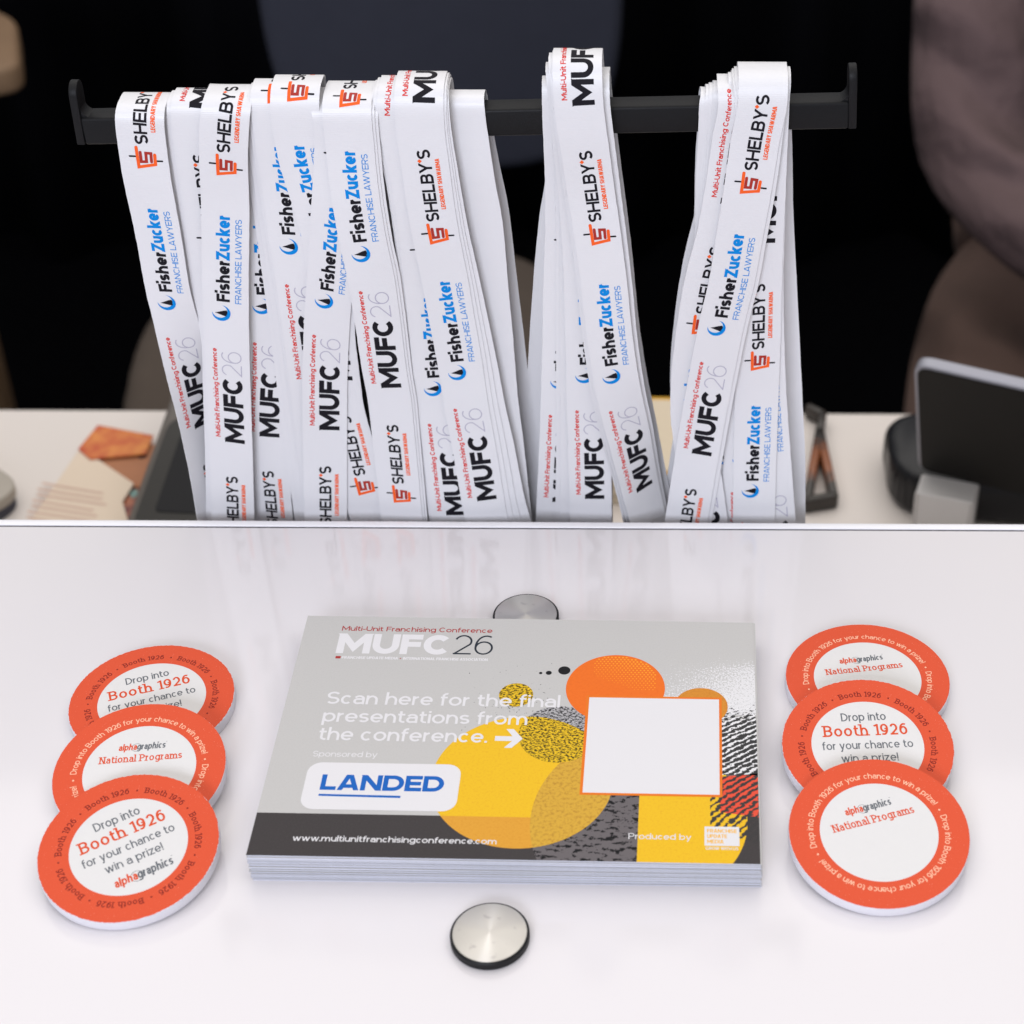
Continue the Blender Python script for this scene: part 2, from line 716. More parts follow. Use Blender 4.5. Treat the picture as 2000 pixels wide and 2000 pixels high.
g = NG('white_gloss_panel')
sp = g.step(g.noise(420, 2), 0.795, 0.80)
g.base(g.mix(g.math('MULTIPLY', sp, 0.25), g.mix(g.noise(3, 2), (0.735, 0.705, 0.728, 1), (0.755, 0.727, 0.744, 1)), (0.4, 0.38, 0.38, 1)))
g.set(Roughness=0.16)
g.b.inputs['Specular IOR Level'].default_value = 0.45
g.l(g.math('ADD', g.math('MULTIPLY', g.noise(60, 3), 0.012), 0.085), g.b.inputs['Roughness'])
PANEL = g.m
me = bm_mesh('counter_top', box_bm(2.4, EDGE + 0.6, 0.004, 0.0006, 2, (0, (EDGE - 0.6) / 2, -0.002)), [PANEL], 0.6)
tag(link('counter_top', me), kind='structure')
g = simple('dark_gap', (0.03, 0.028, 0.04, 1), 0.7, 0.1)
me = bm_mesh('counter_gap', box_bm(2.4, 0.0009, 0.004, 0, 1, (0, EDGE + 0.00048, -0.0024)), [g])
tag(link('counter_gap', me), kind='structure')
body_m = simple('white_laminate', (0.78, 0.77, 0.80, 1), 0.35, 0.4)
me = bm_mesh('counter_body', box_bm(2.4, EDGE + 0.60 + 0.0048, 0.16, 0.0008, 2, (0, (EDGE - 0.6 + 0.0048) / 2, -0.0855)), [body_m], 0.6)
tag(link('counter_body', me), kind='structure')
# counter rim shown behind the panel
me = bm_mesh('counter_rim', box_bm(2.4, 0.0039, 0.06, 0.0006, 3, (0, EDGE + 0.00292, -0.0299)), [body_m], 0.6)
tag(link('counter_rim', me), kind='structure')

low_far = at_z(1000, 802.5, ZL)[1]
lowm = simple('warm_white_laminate', (0.74, 0.68, 0.64, 1), 0.4, 0.4, var=0.02, vscale=4)
me = bm_mesh('back_counter', box_bm(2.6, low_far - EDGE - 0.006, 0.03, 0.003, 3, (0, (low_far + EDGE + 0.006) / 2, ZL - 0.015)), [lowm], 0.6)
tag(link('back_counter', me), kind='structure')

blk = simple('black_carpet', (0.0022, 0.0022, 0.0028, 1), 0.95, 0.0, var=0.3, vscale=60)
me = bm_mesh('floor', box_bm(8, 7, 0.02, 0, 1, (0, 1.5, FLOOR - 0.01)), [blk])
tag(link('floor', me), kind='structure')
# black curtain with folds
cv, cf = [], []
nx = 240
for i in range(nx + 1):
    x = -3.5 + 7 * i / nx
    y = 2.75 + 0.05 * math.sin(x * 21) + 0.02 * math.sin(x * 47 + 1)
    cv += [(x, y, FLOOR), (x, y, 0.05)]
for i in range(nx):
    cf.append((2 * i, 2 * i + 2, 2 * i + 3, 2 * i + 1))
cm = simple('black_drape', (0.0025, 0.0025, 0.0036, 1), 0.9, 0.05)
o = link('black_curtain', mesh('black_curtain', cv, cf, [cm], smooth=True))
sm = o.modifiers.new('thickness', 'SOLIDIFY')
sm.thickness = 0.004
tag(o, 'black floor length curtain hanging behind the chair', 'curtain')

# ================================================================== CARDS
CARD_C, CARD_PHI, CW, CH_ = np.array([-0.05256, 0.50481]), -0.017368, 0.1778, 0.127
NCARD, CT = 42, 0.00029
STACK_H = 0.0125
mm = 0.001


def grain(name, col, dark, scale=900, amt=1.0, lo=0.45, hi=0.75):
    g = NG(name)
    n = g.step(g.noise(scale, 3, 0.6), lo, hi)
    g.base(g.mix(g.math('MULTIPLY', n, amt), col, dark))
    g.set(Roughness=0.55)
    g.b.inputs['Specular IOR Level'].default_value = 0.1
    return g.m


def speckle(name, back, front, scale, lo, hi, stretch=(1, 1, 1), rot=0.0):
    g = NG(name)
    n = g.step(g.noise(scale, 4, 0.65, g.scaled(*stretch, rot)), lo, hi)
    g.base(g.mix(n, back, front))
    g.set(Roughness=0.55)
    g.b.inputs['Specular IOR Level'].default_value = 0.1
    return g.m


CI = {}
CI['card'] = grain('grey_card_stock', (0.50, 0.488, 0.475, 1), (0.47, 0.458, 0.445, 1), 1500)
CI['edge'] = simple('card_edge', (0.62, 0.63, 0.70, 1), 0.7, 0.2)
CI['band'] = grain('charcoal_print', (0.050, 0.044, 0.044, 1), (0.062, 0.055, 0.055, 1), 1600)
CI['yellow'] = grain('yellow_print', (0.76, 0.46, 0.020, 1), (0.69, 0.35, 0.018, 1), 1100, 1.0, 0.5, 0.8)
CI['gold'] = grain('golden_orange_print', (0.66, 0.32, 0.040, 1), (0.61, 0.27, 0.03, 1), 1100)
CI['lens'] = grain('ochre_print', (0.60, 0.35, 0.045, 1), (0.42, 0.21, 0.03, 1), 800, 1.0, 0.48, 0.7)
CI['yspeck'] = speckle('yellow_black_speckle', (0.74, 0.47, 0.02, 1), (0.05, 0.038, 0.010, 1), 900, 0.47, 0.56, (1, 1.6, 1), 0.6)
CI['gspeck'] = speckle('grey_black_speckle', (0.42, 0.41, 0.42, 1), (0.030, 0.028, 0.030, 1), 900, 0.47, 0.55, (1, 1.6, 1), 0.6)
CI['dspeck'] = speckle('charcoal_speckle', (0.135, 0.120, 0.124, 1), (0.010, 0.010, 0.011, 1), 300, 0.545, 0.56, (1, 1.7, 1), 0.35)
CI['orange'] = grain('orange_print', (0.76, 0.155, 0.020, 1), (0.72, 0.138, 0.018, 1), 900)
CI['half'] = simple('halftone_yellow', (0.86, 0.33, 0.03, 1), 0.6, 0.1)
CI['orange2'] = grain('burnt_orange_print', (0.60, 0.24, 0.032, 1), (0.50, 0.18, 0.028, 1), 1000)
CI['border'] = simple('orange_border_print', (0.72, 0.175, 0.02, 1), 0.6, 0.1)
CI['white'] = simple('white_print', (0.69, 0.675, 0.69, 1), 0.55, 0.1)
CI['black'] = simple('black_print', (0.012, 0.012, 0.014, 1), 0.55, 0.1)
CI['maroon'] = simple('maroon_print', (0.36, 0.035, 0.035, 1), 0.55, 0.1)
CI['slate'] = simple('slate_print', (0.022, 0.028, 0.04, 1), 0.55, 0.1)
CI['logoblue'] = simple('logo_blue_print', (0.012, 0.115, 0.44, 1), 0.55, 0.1)
CI['amber'] = simple('amber_print', (0.80, 0.42, 0.03, 1), 0.55, 0.1)

# white spray of specks and the streaked thumb-like print: inks that leave gaps (object coordinates in metres, card corner at 0,0)
g = NG('white_spray_ink')
X = g.xyz()
d = g.math('ADD', g.math('MULTIPLY', g.step(X[0], 0.140, 0.176), 0.62), g.math('MULTIPLY', g.step(X[1], 0.112, 0.078), 0.62))
d = g.math('MULTIPLY', d, g.step(X[1], 0.109, 0.100))
n = g.noise(1500, 3, 0.6)
mask = g.step(g.math('ADD', g.math('MULTIPLY', d, 0.30), n), 0.70, 0.73)
g.base((0.68, 0.67, 0.68, 1))
g.set(Roughness=0.55)
g.see_through(mask)
CI['spray'] = g.m


def streak(name, col_fn, mask_bias, lines_transparent):
    g = NG(name)
    X = g.xyz()
    w = g.n('ShaderNodeTexWave', wave_type='RINGS', rings_direction='Z')
    mp = g.n('ShaderNodeMapping')
    mp.inputs['Location'].default_value = (-0.205, 0.035, 0)
    mp.inputs['Scale'].default_value = (0.62, 1.0, 1)
    g.l(g.obj(), mp.inputs['Vector'])
    g.l(mp.outputs[0], w.inputs['Vector'])
    w.inputs['Scale'].default_value = 175
    w.inputs['Distortion'].default_value = 4.5
    w.inputs['Detail'].default_value = 3
    w.inputs['Detail Scale'].default_value = 3.0
    lines = g.step(g.math('ADD', w.outputs['Fac'], g.math('MULTIPLY', g.math('SUBTRACT', g.noise(620, 4, 0.75), 0.5), 2.3)), mask_bias - 0.03, mask_bias + 0.03)
    g.set(Roughness=0.55)
    col_fn(g, lines, X)
    return g.m


def _bw(g, lines, X):
    n = g.noise(600, 3, 0.7)
    g.base(g.mix(lines, (0.010, 0.010, 0.011, 1), (0.72, 0.71, 0.72, 1)))
    up = g.math('ADD', g.math('MULTIPLY', g.step(X[1], 0.083, 0.058), 0.62), n)
    g.see_through(g.math('MAXIMUM', g.step(up, 0.72, 0.75), g.math('MULTIPLY', lines, g.step(up, 0.55, 0.6))))


def _red(g, lines, X):
    g.base(g.mix(lines, (0.012, 0.010, 0.010, 1), (0.70, 0.05, 0.012, 1)))


def _blk(g, lines, X):
    n = g.noise(900, 3, 0.7)
    inv = g.math('SUBTRACT', 1.0, lines)
    edge = g.step(g.math('ADD', g.math('MULTIPLY', g.step(X[0], 0.158, 0.166), 0.6), n), 0.55, 0.6)
    g.base((0.014, 0.012, 0.012, 1))
    g.see_through(g.math('MULTIPLY', inv, edge))


CI['streak_bw'] = streak('streaked_black_white_ink', _bw, 0.74, False)
CI['streak_red'] = streak('streaked_red_ink', _red, 0.56, False)
CI['streak_blk'] = streak('streaked_black_ink', _blk, 0.48, True)

CARDRECT = [(0, 0), (177.8, 0), (177.8, 127), (0, 127)]


def inside(pts):
    return clip(pts, [(0.02, 0.02), (177.78, 0.02), (177.78, 126.98), (0.02, 126.98)])


L = []     # (items, layer)


def lay(items, z):
    L.append((items, z))


C1 = circle_pts(92.6, 38.2, 33.0, 120)              # big yellow disc
C2 = circle_pts(147, 19, 50, 160)                   # speckled charcoal disc
C3 = circle_pts(104.3, 62.2, 14.9, 90)              # speckled disc
lay(poly(inside(C2), 'dspeck'), 1)
lay(poly([(0.02, 0.02), (96.9, 0.02), (96.9, 20.1), (0.02, 20.1)], 'band'), 2) if False else None
band = [(0.02, 0.02)] + [(147 - math.sqrt(2500 - (y - 19) ** 2), y) for y in np.linspace(0.02, 20.1, 14)] + [(0.02, 20.1)]
lay(poly(band, 'band'), 1)
corner = [(177.78, 0.02), (177.78, 24.0)] + [(135.15 + math.sqrt(38.5 ** 2 - (y - 19.6) ** 2), y) for y in np.linspace(24.0, 0.02, 16)]
lay(poly(corner, 'band'), 2)
lay(poly(C3, 'gspeck'), 2)
lay(poly(C1, 'yellow'), 3)
lay(poly(clip(C1, [(50, 0), (130, 0), (130, 20.0), (50, 20.0)]), 'gold'), 4)
lay(poly(clip(C1, C2), 'lens'), 5)
lay(poly(clip(C3, C1), 'yspeck'), 6)
half = [(135.15, 0.02)] + [(135.15 + 38.5 * math.cos(a), 19.6 + 38.5 * math.sin(a)) for a in np.linspace(-math.asin(19.58 / 38.5), PI / 2, 60)]
lay(poly(half, 'yellow'), 3)
lay(poly(circle_pts(86.8, 82.9, 6.5, 60), 'yspeck'), 3)
lay(poly(circle_pts(104.3, 97.1, 2.35, 36), 'black'), 3)
lay(poly(circle_pts(98.4, 95.6, 1.15, 28), 'black'), 3)
lay(poly(circle_pts(95.3, 95.4, 0.65, 20), 'black'), 3)
lay(poly([(142, 74), (177.78, 74), (177.78, 112), (142, 112)], 'spray'), 1)
lay(poly([(160, 42.5), (177.78, 42.5), (177.78, 82), (160, 82)], 'streak_bw'), 4)
redz = clip([(164.0, 24), (177.78, 22), (177.78, 43.5), (164.0, 41.5)], CARDRECT)
lay(poly(redz, 'streak_red'), 4)
lay(poly([(160.5, 16), (177.7, 9), (177.7, 30), (160.5, 31.5)], 'streak_blk'), 5)
lay(poly(circle_pts(157.1, 78.3, 10.1, 60), 'orange2'), 5)
lay(poly(circle_pts(124.4, 87.5, 18.9, 90), 'orange'), 6)
hp = []
for i in range(17):
    for j in range(17):
        x, y = 116 + i * 1.42 + (j % 2) * 0.71, 87 + j * 1.2
        r = math.hypot(x - 124.4, y - 87.5)
        k = (x - 118) * 0.028 + (y - 92) * 0.055
        if r < 18.2 and k > 0.08:
            hp.append(circle_pts(x, y, min(0.46, 0.14 + 0.30 * k), 8))
hv = np.concatenate(hp)
lay([(hv, [tuple(range(8 * i, 8 * i + 8)) for i in range(len(hp))], 'half')], 7)
bits = []
for _ in range(170):
    a, r = random.uniform(0, 2 * PI), abs(random.gauss(0, 1)) * 13
    x, y = 86 + r * 0.85 * math.cos(a), 76 + r * 1.1 * math.sin(a)
    s = random.uniform(0.12, 0.42)
    t = random.uniform(0, PI)
    if 62 < x < 112 and 60 < y < 104:
        bits.append(np.array([(x + s * math.cos(t), y + s * math.sin(t)), (x + s * 0.4 * math.cos(t + 2), y + s * 0.4 * math.sin(t + 2)), (x - s * math.cos(t), y - s * math.sin(t)), (x + s * 0.4 * math.cos(t - 1.5), y + s * 0.4 * math.sin(t - 1.5))]))
lay([(np.concatenate(bits), [tuple(range(4 * i, 4 * i + 4)) for i in range(len(bits))], 'black')], 1)
# the blank white scan panel in its orange frame (no code on it)
lay(poly([(113.7, 31.4), (164.9, 31.4), (164.9, 83.2), (113.7, 83.2)], 'border'), 8)
lay(poly([(114.75, 32.5), (163.9, 32.5), (163.9, 82.2), (114.75, 82.2)], 'white'), 9)
# lettering
lay(text('Multi-Unit Franchising Conference', 2.75, 59.6, 'maroon', w=0.15, at=(14.9, 118.3)), 2)
lay(text('MUFC', 11.6, 44.8, 'white', w=0.25, at=(14.5, 105.0)), 2)
lay(text('26', 11.4, 15.4, 'slate', w=0.07, at=(60.2, 105.4)), 2)
lay(poly([(14.9, 101.9), (16.9, 101.9), (16.9, 103.3), (14.9, 103.3)], 'maroon'), 2)
lay(text('FRANCHISE UPDATE MEDIA', 1.5, 21.9, 'white', w=0.20, at=(17.4, 101.8)), 2)
lay(poly(circle_pts(40.2, 102.5, 0.3, 10), 'maroon'), 2)
lay(text('INTERNATIONAL FRANCHISE ASSOCIATION', 1.5, 33.0, 'white', w=0.20, at=(41.2, 101.8)), 2)
lay(text('Scan here for the final', 6.7, 88.4, 'white', w=0.145, at=(15.4, 76.3)), 8)
lay(text('presentations from', 6.7, 76.8, 'white', w=0.145, at=(15.4, 66.6)), 8)
lay(text('the conference.', 6.7, 62.6, 'white', w=0.145, at=(15.5, 56.9)), 8)
lay(poly([(80.9, 58.0), (87.3, 58.0), (84.6, 54.4), (87.4, 54.4), (91.2, 59.25), (87.5, 64.3), (84.7, 64.3), (87.3, 60.5), (80.9, 60.5)], 'white'), 8)
lay(text('Sponsored by', 2.8, 23.6, 'white', w=0.105, at=(15.0, 48.4)), 2)
rr = []
x0, x1, y0, y1, r = 14.4, 70.2, 22.1, 45.4, 5.2
for cx, cy, a0 in ((x1 - r, y0 + r, -PI / 2), (x1 - r, y1 - r, 0), (x0 + r, y1 - r, PI / 2), (x0 + r, y0 + r, PI)):
    rr += [(cx + r * math.cos(a0 + k * PI / 16), cy + r * math.sin(a0 + k * PI / 16)) for k in range(9)]
lay(poly(rr, 'white'), 8)
lay(text('LANDED', 7.7, 44.4, 'logoblue', w=0.235, at=(20.3, 31.6)), 9)
lay(poly([(20.4, 28.6), (49.8, 28.2), (49.8, 29.3), (20.4, 29.6)], 'logoblue'), 9)
lay(text('www.multiunitfranchisingconference.com', 2.7, 71.3, 'white', w=0.15, at=(14.8, 7.0)), 8)
lay(text('Produced by', 2.7, 22.0, 'white', w=0.14, at=(131.9, 10.6)), 8)
lay(poly([(158.5, 8.1), (170.7, 8.1), (170.7, 17.1), (158.5, 17.1)], 'white'), 8)
lay(text('FRANCHISE', 1.75, 10.4, 'amber', w=0.18, at=(159.4, 14.2)), 9)
lay(text('UPDATE', 1.75, 7.0, 'amber', w=0.18, at=(159.4, 11.7)), 9)
lay(text('MEDIA', 1.75, 5.8, 'amber', w=0.18, at=(159.4, 9.2)), 9)
lay(text('GROW WITH US', 1.35, 11.4, 'white', w=0.17, at=(158.9, 6.2)), 8)

inks = list(CI)
items, zs = [], []
for it, z in L:
    for q in it:
        items.append(q)
        zs.append(z * 0.008)
V, Fc, MI = merge_items(items, None, inks, zs)
V = V * mm
base_bm = [(0, 0, -CT), (CW, 0, -CT), (CW, CH_, -CT), (0, CH_, -CT), (0, 0, 0), (CW, 0, 0), (CW, CH_, 0), (0, CH_, 0)]
n0 = len(V)
V = np.concatenate([V, np.array(base_bm)])
Fc += [tuple(n0 + i for i in q) for q in ((0, 3, 2, 1), (4, 5, 6, 7), (0, 1, 5, 4), (1, 2, 6, 5), (2, 3, 7, 6), (3, 0, 4, 7))]
MI += [inks.index('card'), inks.index('card')] + [inks.index('edge')] * 4
me = mesh('printed_card', V, Fc, [CI[k] for k in inks], MI)
cph, sph = math.cos(CARD_PHI), math.sin(CARD_PHI)
org = CARD_C + np.array([cph * -CW / 2 - sph * -CH_ / 2, sph * -CW / 2 + cph * -CH_ / 2])
top = link('printed_card', me)
top.location = (org[0], org[1], STACK_H)
top.rotation_euler = (0, 0, CARD_PHI)
tag(top, 'topmost grey, yellow and orange conference card with white lettering and blank scan panel', 'card', 'cards in the stack')

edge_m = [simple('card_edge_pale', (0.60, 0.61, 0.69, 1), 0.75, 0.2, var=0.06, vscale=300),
          simple('card_edge_dark', (0.50, 0.51, 0.59, 1), 0.75, 0.2, var=0.08, vscale=300)]  # second, darker edge tone, given to some cards at random
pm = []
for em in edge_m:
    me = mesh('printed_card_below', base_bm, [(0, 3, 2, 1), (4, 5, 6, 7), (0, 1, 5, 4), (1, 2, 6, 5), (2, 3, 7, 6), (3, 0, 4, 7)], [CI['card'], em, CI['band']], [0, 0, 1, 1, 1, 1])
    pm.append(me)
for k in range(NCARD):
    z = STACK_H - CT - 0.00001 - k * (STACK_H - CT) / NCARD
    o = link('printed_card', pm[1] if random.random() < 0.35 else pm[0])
    f = k / NCARD
    ox = 0.0012 + 0.0022 * f + random.gauss(0, 0.00025)
    oy = -0.0001 + random.gauss(0, 0.00022) + (0.0004 if k in (0, 9, 22) else 0)
    if k < 2:
        ox, oy = 0.0016, 0.0002
    o.location = (org[0] + ox - 0.0011 - 0.0016 * f, org[1] + oy, z)
    o.rotation_euler = (0, 0, CARD_PHI + random.gauss(0, 0.0012) + 0.006 * f)
    o.scale = (1, 1, (STACK_H - CT) / NCARD / CT * 0.965)
    tag(o, 'pale edged card in the stack under the topmost printed card', 'card', 'cards in the stack')

# ================================================================== STANDOFF CAPS
g = NG('turned_steel')
g.base(g.mix(g.step(g.noise(260, 4), 0.62, 0.75), (0.55, 0.53, 0.50, 1), (0.42, 0.40, 0.39, 1)))
g.set(Metallic=1.0, Roughness=0.33, Anisotropic=0.93)
g.b.inputs['Anisotropic Rotation'].default_value = 0.25
tn = g.n('ShaderNodeTangent', direction_type='RADIAL', axis='Z')
g.l(tn.outputs[0], g.b.inputs['Tangent'])
STEEL = g.m
RUB = simple('black_rubber', (0.007, 0.007, 0.008, 1), 0.5, 0.25, bump=0.2, bscale=1500)


def lathe(prof, n=96):
    bm = bmesh.new()
    rows = []
    for r, z in prof:
        if r < 1e-7:
            rows.append([bm.verts.new((0, 0, z))])
        else:
            rows.append([bm.verts.new((r * math.cos(2 * PI * k / n), r * math.sin(2 * PI * k / n), z)) for k in range(n)])
    for a, b in zip(rows[:-1], rows[1:]):
        for k in range(n):
            k2 = (k + 1) % n
            if len(a) == 1:
                bm.faces.new([a[0], b[k], b[k2]])
            elif len(b) == 1:
                bm.faces.new([a[k], b[0], a[k2]])
            else:
                bm.faces.new([a[k], b[k], b[k2], a[k2]])
    return bm


cap_me = bm_mesh('steel_face', lathe([(0, 0.00395), (0.0004, 0.00393), (0.0122, 0.00362), (0.0126, 0.0034), (0.0126, 0.0028), (0, 0.0028)], 128), [STEEL], 0.5)
rim_me = bm_mesh('rubber_rim', lathe([(0.0120, 0.00330), (0.0131, 0.00328), (0.01345, 0.0029), (0.01345, 0.0004), (0.0131, 0.0), (0.0115, 0.0)], 128), [RUB], 0.6)
for (x, y), lab in (((-0.0568, 0.4170), 'round brushed steel cap with black rim in front of the card stack'),
                    ((-0.0544, 0.5818), 'round brushed steel cap half hidden behind the card stack')):
    e = bpy.data.objects.new('screw_cap', None)
    COL.objects.link(e)
    e.location = (x, y, 0.0)
    tag(e, lab, 'screw cap', 'screw caps fixing the counter panel')
    link('steel_face', cap_me, e)
    link('rubber_rim', rim_me, e)

# ================================================================== COASTERS
R_ = 0.0317
TC = 0.0047
KI = {}
g = NG('coaster_red_print')
sp = g.step(g.noise(2300, 2), 0.70, 0.74)
g.base(g.mix(g.math('MULTIPLY', sp, 0.45), g.mix(g.noise(1900, 2), (0.62, 0.060, 0.014, 1), (0.68, 0.076, 0.019, 1)), (0.85, 0.55, 0.45, 1)))
g.set(Roughness=0.7)
KI['red'] = g.m
KI['paper'] = simple('coaster_paper', (0.68, 0.665, 0.655, 1), 0.8, 0.2, var=0.015, vscale=500, bump=0.15, bscale=3000)
KI['side'] = simple('coaster_board', (0.72, 0.70, 0.74, 1), 0.85, 0.2, var=0.04, vscale=300, bump=0.3, bscale=2000)
KI['ringdark'] = simple('dark_ring_print', (0.22, 0.018, 0.012, 1), 0.7, 0.2)
KI['ringpale'] = simple('pale_ring_print', (0.86, 0.50, 0.34, 1), 0.7, 0.2)
KI['grey'] = simple('grey_print', (0.125, 0.135, 0.15, 1), 0.7, 0.2)
KI['redtext'] = simple('red_text_print', (0.64, 0.075, 0.020, 1), 0.7, 0.2)
kin = list(KI)


def alpha_logo(cx, cy, w):
    cap = w * 0.175
    a = text('alpha', cap, w * 0.385, 'redtext', w=0.165, at=(cx - w / 2, cy), shear=0.1)
    b = text('graphics', cap, w * 0.60, 'grey', w=0.165, at=(cx - w / 2 + w * 0.388, cy), shear=0.1)
    c = ring(cx - w / 2 + w * 0.385, cy + cap * 0.36, w * 0.098, w * 0.107, 'grey', 40)
    d = stroke([(cx + w / 2 - w * 0.006, cy + cap * 0.98), (cx + w / 2 + w * 0.016, cy + cap * 0.98)], w * 0.008, 'grey', n=4)
    return [(c, 1.5), (a, 2), (b, 2), (d, 2)]


def coaster_mesh(design):
    R = R_ * 1000
    lay_ = []
    lay_.append((ring(0, 0, R * 0.655, R * 0.997, 'red', 300, wob=0.13 if design == 'booth' else 0.05), 1))
    if design == 'booth':
        n = 7
        for k in range(n):
            w = 2 * PI * 0.735 * R / n
            t = text('Booth 1926', R * 0.078, w * 0.735, 'ringdark', w=0.15, slab=True)
            lay_.append((shift_arc(t, R * 0.735, k * w - w * 0.367), 2))
            lay_.append((on_arc(poly(circle_pts(k * w + w * 0.5, R * 0.035, R * 0.012, 10), 'ringdark'), R * 0.735), 2))
        lay_.append((text('Drop into', 3.9, 16.8, 'grey', w=0.128, at=(0, 11.6), align='c'), 2))
        lay_.append((text('Booth 1926', 5.3, 31.2, 'redtext', w=0.145, at=(0, 4.5), align='c', slab=True), 2))
        lay_.append((text('for your chance to', 3.7, 33.6, 'grey', w=0.128, at=(0, -1.6), align='c'), 2))
        lay_.append((text('win a prize!', 3.7, 21.0, 'grey', w=0.128, at=(0, -7.6), align='c'), 2))
        lay_ += alpha_logo(1.0, -15.0, 21.5)
    else:
        for k in range(2):
            w = PI * 0.725 * R
            t = text('Drop into Booth 1926 for your chance to win a prize!', R * 0.074, w * 0.93, 'ringpale', w=0.125)
            lay_.append((shift_arc(t, R * 0.727, k * w - w * 0.5), 2))
            lay_.append((on_arc(poly(circle_pts(k * w + w * 0.467, R * 0.03, R * 0.012, 10), 'ringpale'), R * 0.727), 2))
        lay_ += alpha_logo(0.0, 9.6, 17.6)
        lay_.append((text('National Programs', 3.3, 30.4, 'redtext', w=0.145, at=(0, 4.0), align='c', slab=True), 2))
    it, zz = [], []
    for a, z in lay_:
        for q in a:
            it.append(q)
            zz.append(TC * 1000 + z * 0.012)
    V, Fc, MI = merge_items(it, None, kin, zz)
    V = V * mm
    # board body: lathe profile
    bm = lathe([(0, TC), (R_ * 0.990, TC), (R_ * 1.0, TC - 0.00025), (R_ * 1.003, TC * 0.5), (R_, 0.0003), (R_ * 0.99, 0), (0, 0)], 180)
    bm.verts.index_update()
    bmesh.ops.recalc_face_normals(bm, faces=bm.faces[:])
    n0 = len(V)
    V = np.concatenate([V, np.array([v.co[:] for v in bm.verts])])
    for f in bm.faces:
        Fc.append(tuple(n0 + v.index for v in f.verts))
        MI.append(kin.index('paper') if f.calc_center_median().z > TC * 0.98 else kin.index('side'))
    bm.free()
    return mesh('coaster', V, Fc, [KI[k] for k in kin], MI)


def shift_arc(items, radius, x):
    return on_arc(shift(items, x, 0), radius)


CB, CA = coaster_mesh('booth'), coaster_mesh('programs')
al = math.atan
spec = [  # mesh, x, y, tilt, turn, scale, label
    (CA, 0.08142, 0.54305, 0.0, 9, 1.008, 'rearmost coaster with national programs lettering in the pile right of the cards'),
    (CB, 0.07776, 0.50265, 6.9, 3, 1.008, 'booth coaster in the middle of the pile right of the cards'),
    (CA, 0.07801, 0.45911, 7.6, 17, 1.008, 'front coaster with national programs lettering, right of the card stack'),
    (CB, -0.19503, 0.52916, 0.0, 20, 0.985, 'rearmost coaster of the pile left of the cards, with booth lettering'),
    (CA, -0.19001, 0.48833, 6.8, 6, 0.985, 'coaster with pale ring lettering in the middle of the left pile'),
    (CB, -0.18536, 0.45077, 7.4, 30, 0.985, 'front coaster inviting visitors to the booth, left of the card stack'),
]
for me, x, y, tilt, turn, sc, lab in spec:
    o = link('coaster', me)
    a = math.radians(tilt)
    # front lower rim stays on the counter while the rear rests on the coaster behind
    Rz = R_ * sc
    o.rotation_mode = 'QUATERNION'
    q = Euler((a, 0, 0)).to_quaternion() @ Euler((0, 0, math.radians(turn))).to_quaternion()
    o.rotation_quaternion = q
    o.location = (x, y + TC * math.sin(a) * 0.0, Rz * math.sin(a) + 0.00008)
    o.scale = (sc, sc, 1)
    tag(o, lab, 'coaster', 'round red and white coasters')

# ================================================================== LANYARD RACK
YB = 0.664
BD = 0.010
BL_, BR_ = at_y(160, 232, YB), at_y(1655, 200.2, YB)


def bar_top(x):
    return BL_[2] + (BR_[2] - BL_[2]) * (x - BL_[0]) / (BR_[0] - BL_[0])


g = NG('black_powder_coat')
g.base(g.mix(g.noise(1400, 3), (0.005, 0.005, 0.006, 1), (0.009, 0.009, 0.010, 1)))
g.set(Roughness=0.45)
g.b.inputs['Specular IOR Level'].default_value = 0.16
g.bump(g.noise(2600, 2), 0.25, 0.0003)
COAT = g.m
rack = bpy.data.objects.new('lanyard_rack', None)
COL.objects.link(rack)
ln = BR_[0] - BL_[0]
tilt = math.atan2(BR_[2] - BL_[2], ln)
mid = (BL_ + BR_) / 2
rack.location = (mid[0], YB + BD / 2, mid[2])
tag(rack, 'black metal display bar with upturned ends carrying the white lanyards', 'display rack')
BH = 0.0112
o = link('crossbar', bm_mesh('crossbar', box_bm(ln + 0.002, BD, BH, 0.0011, 3, (0, 0, -BH / 2)), [COAT], 0.6), rack)
o.rotation_euler = (0, -tilt, 0)
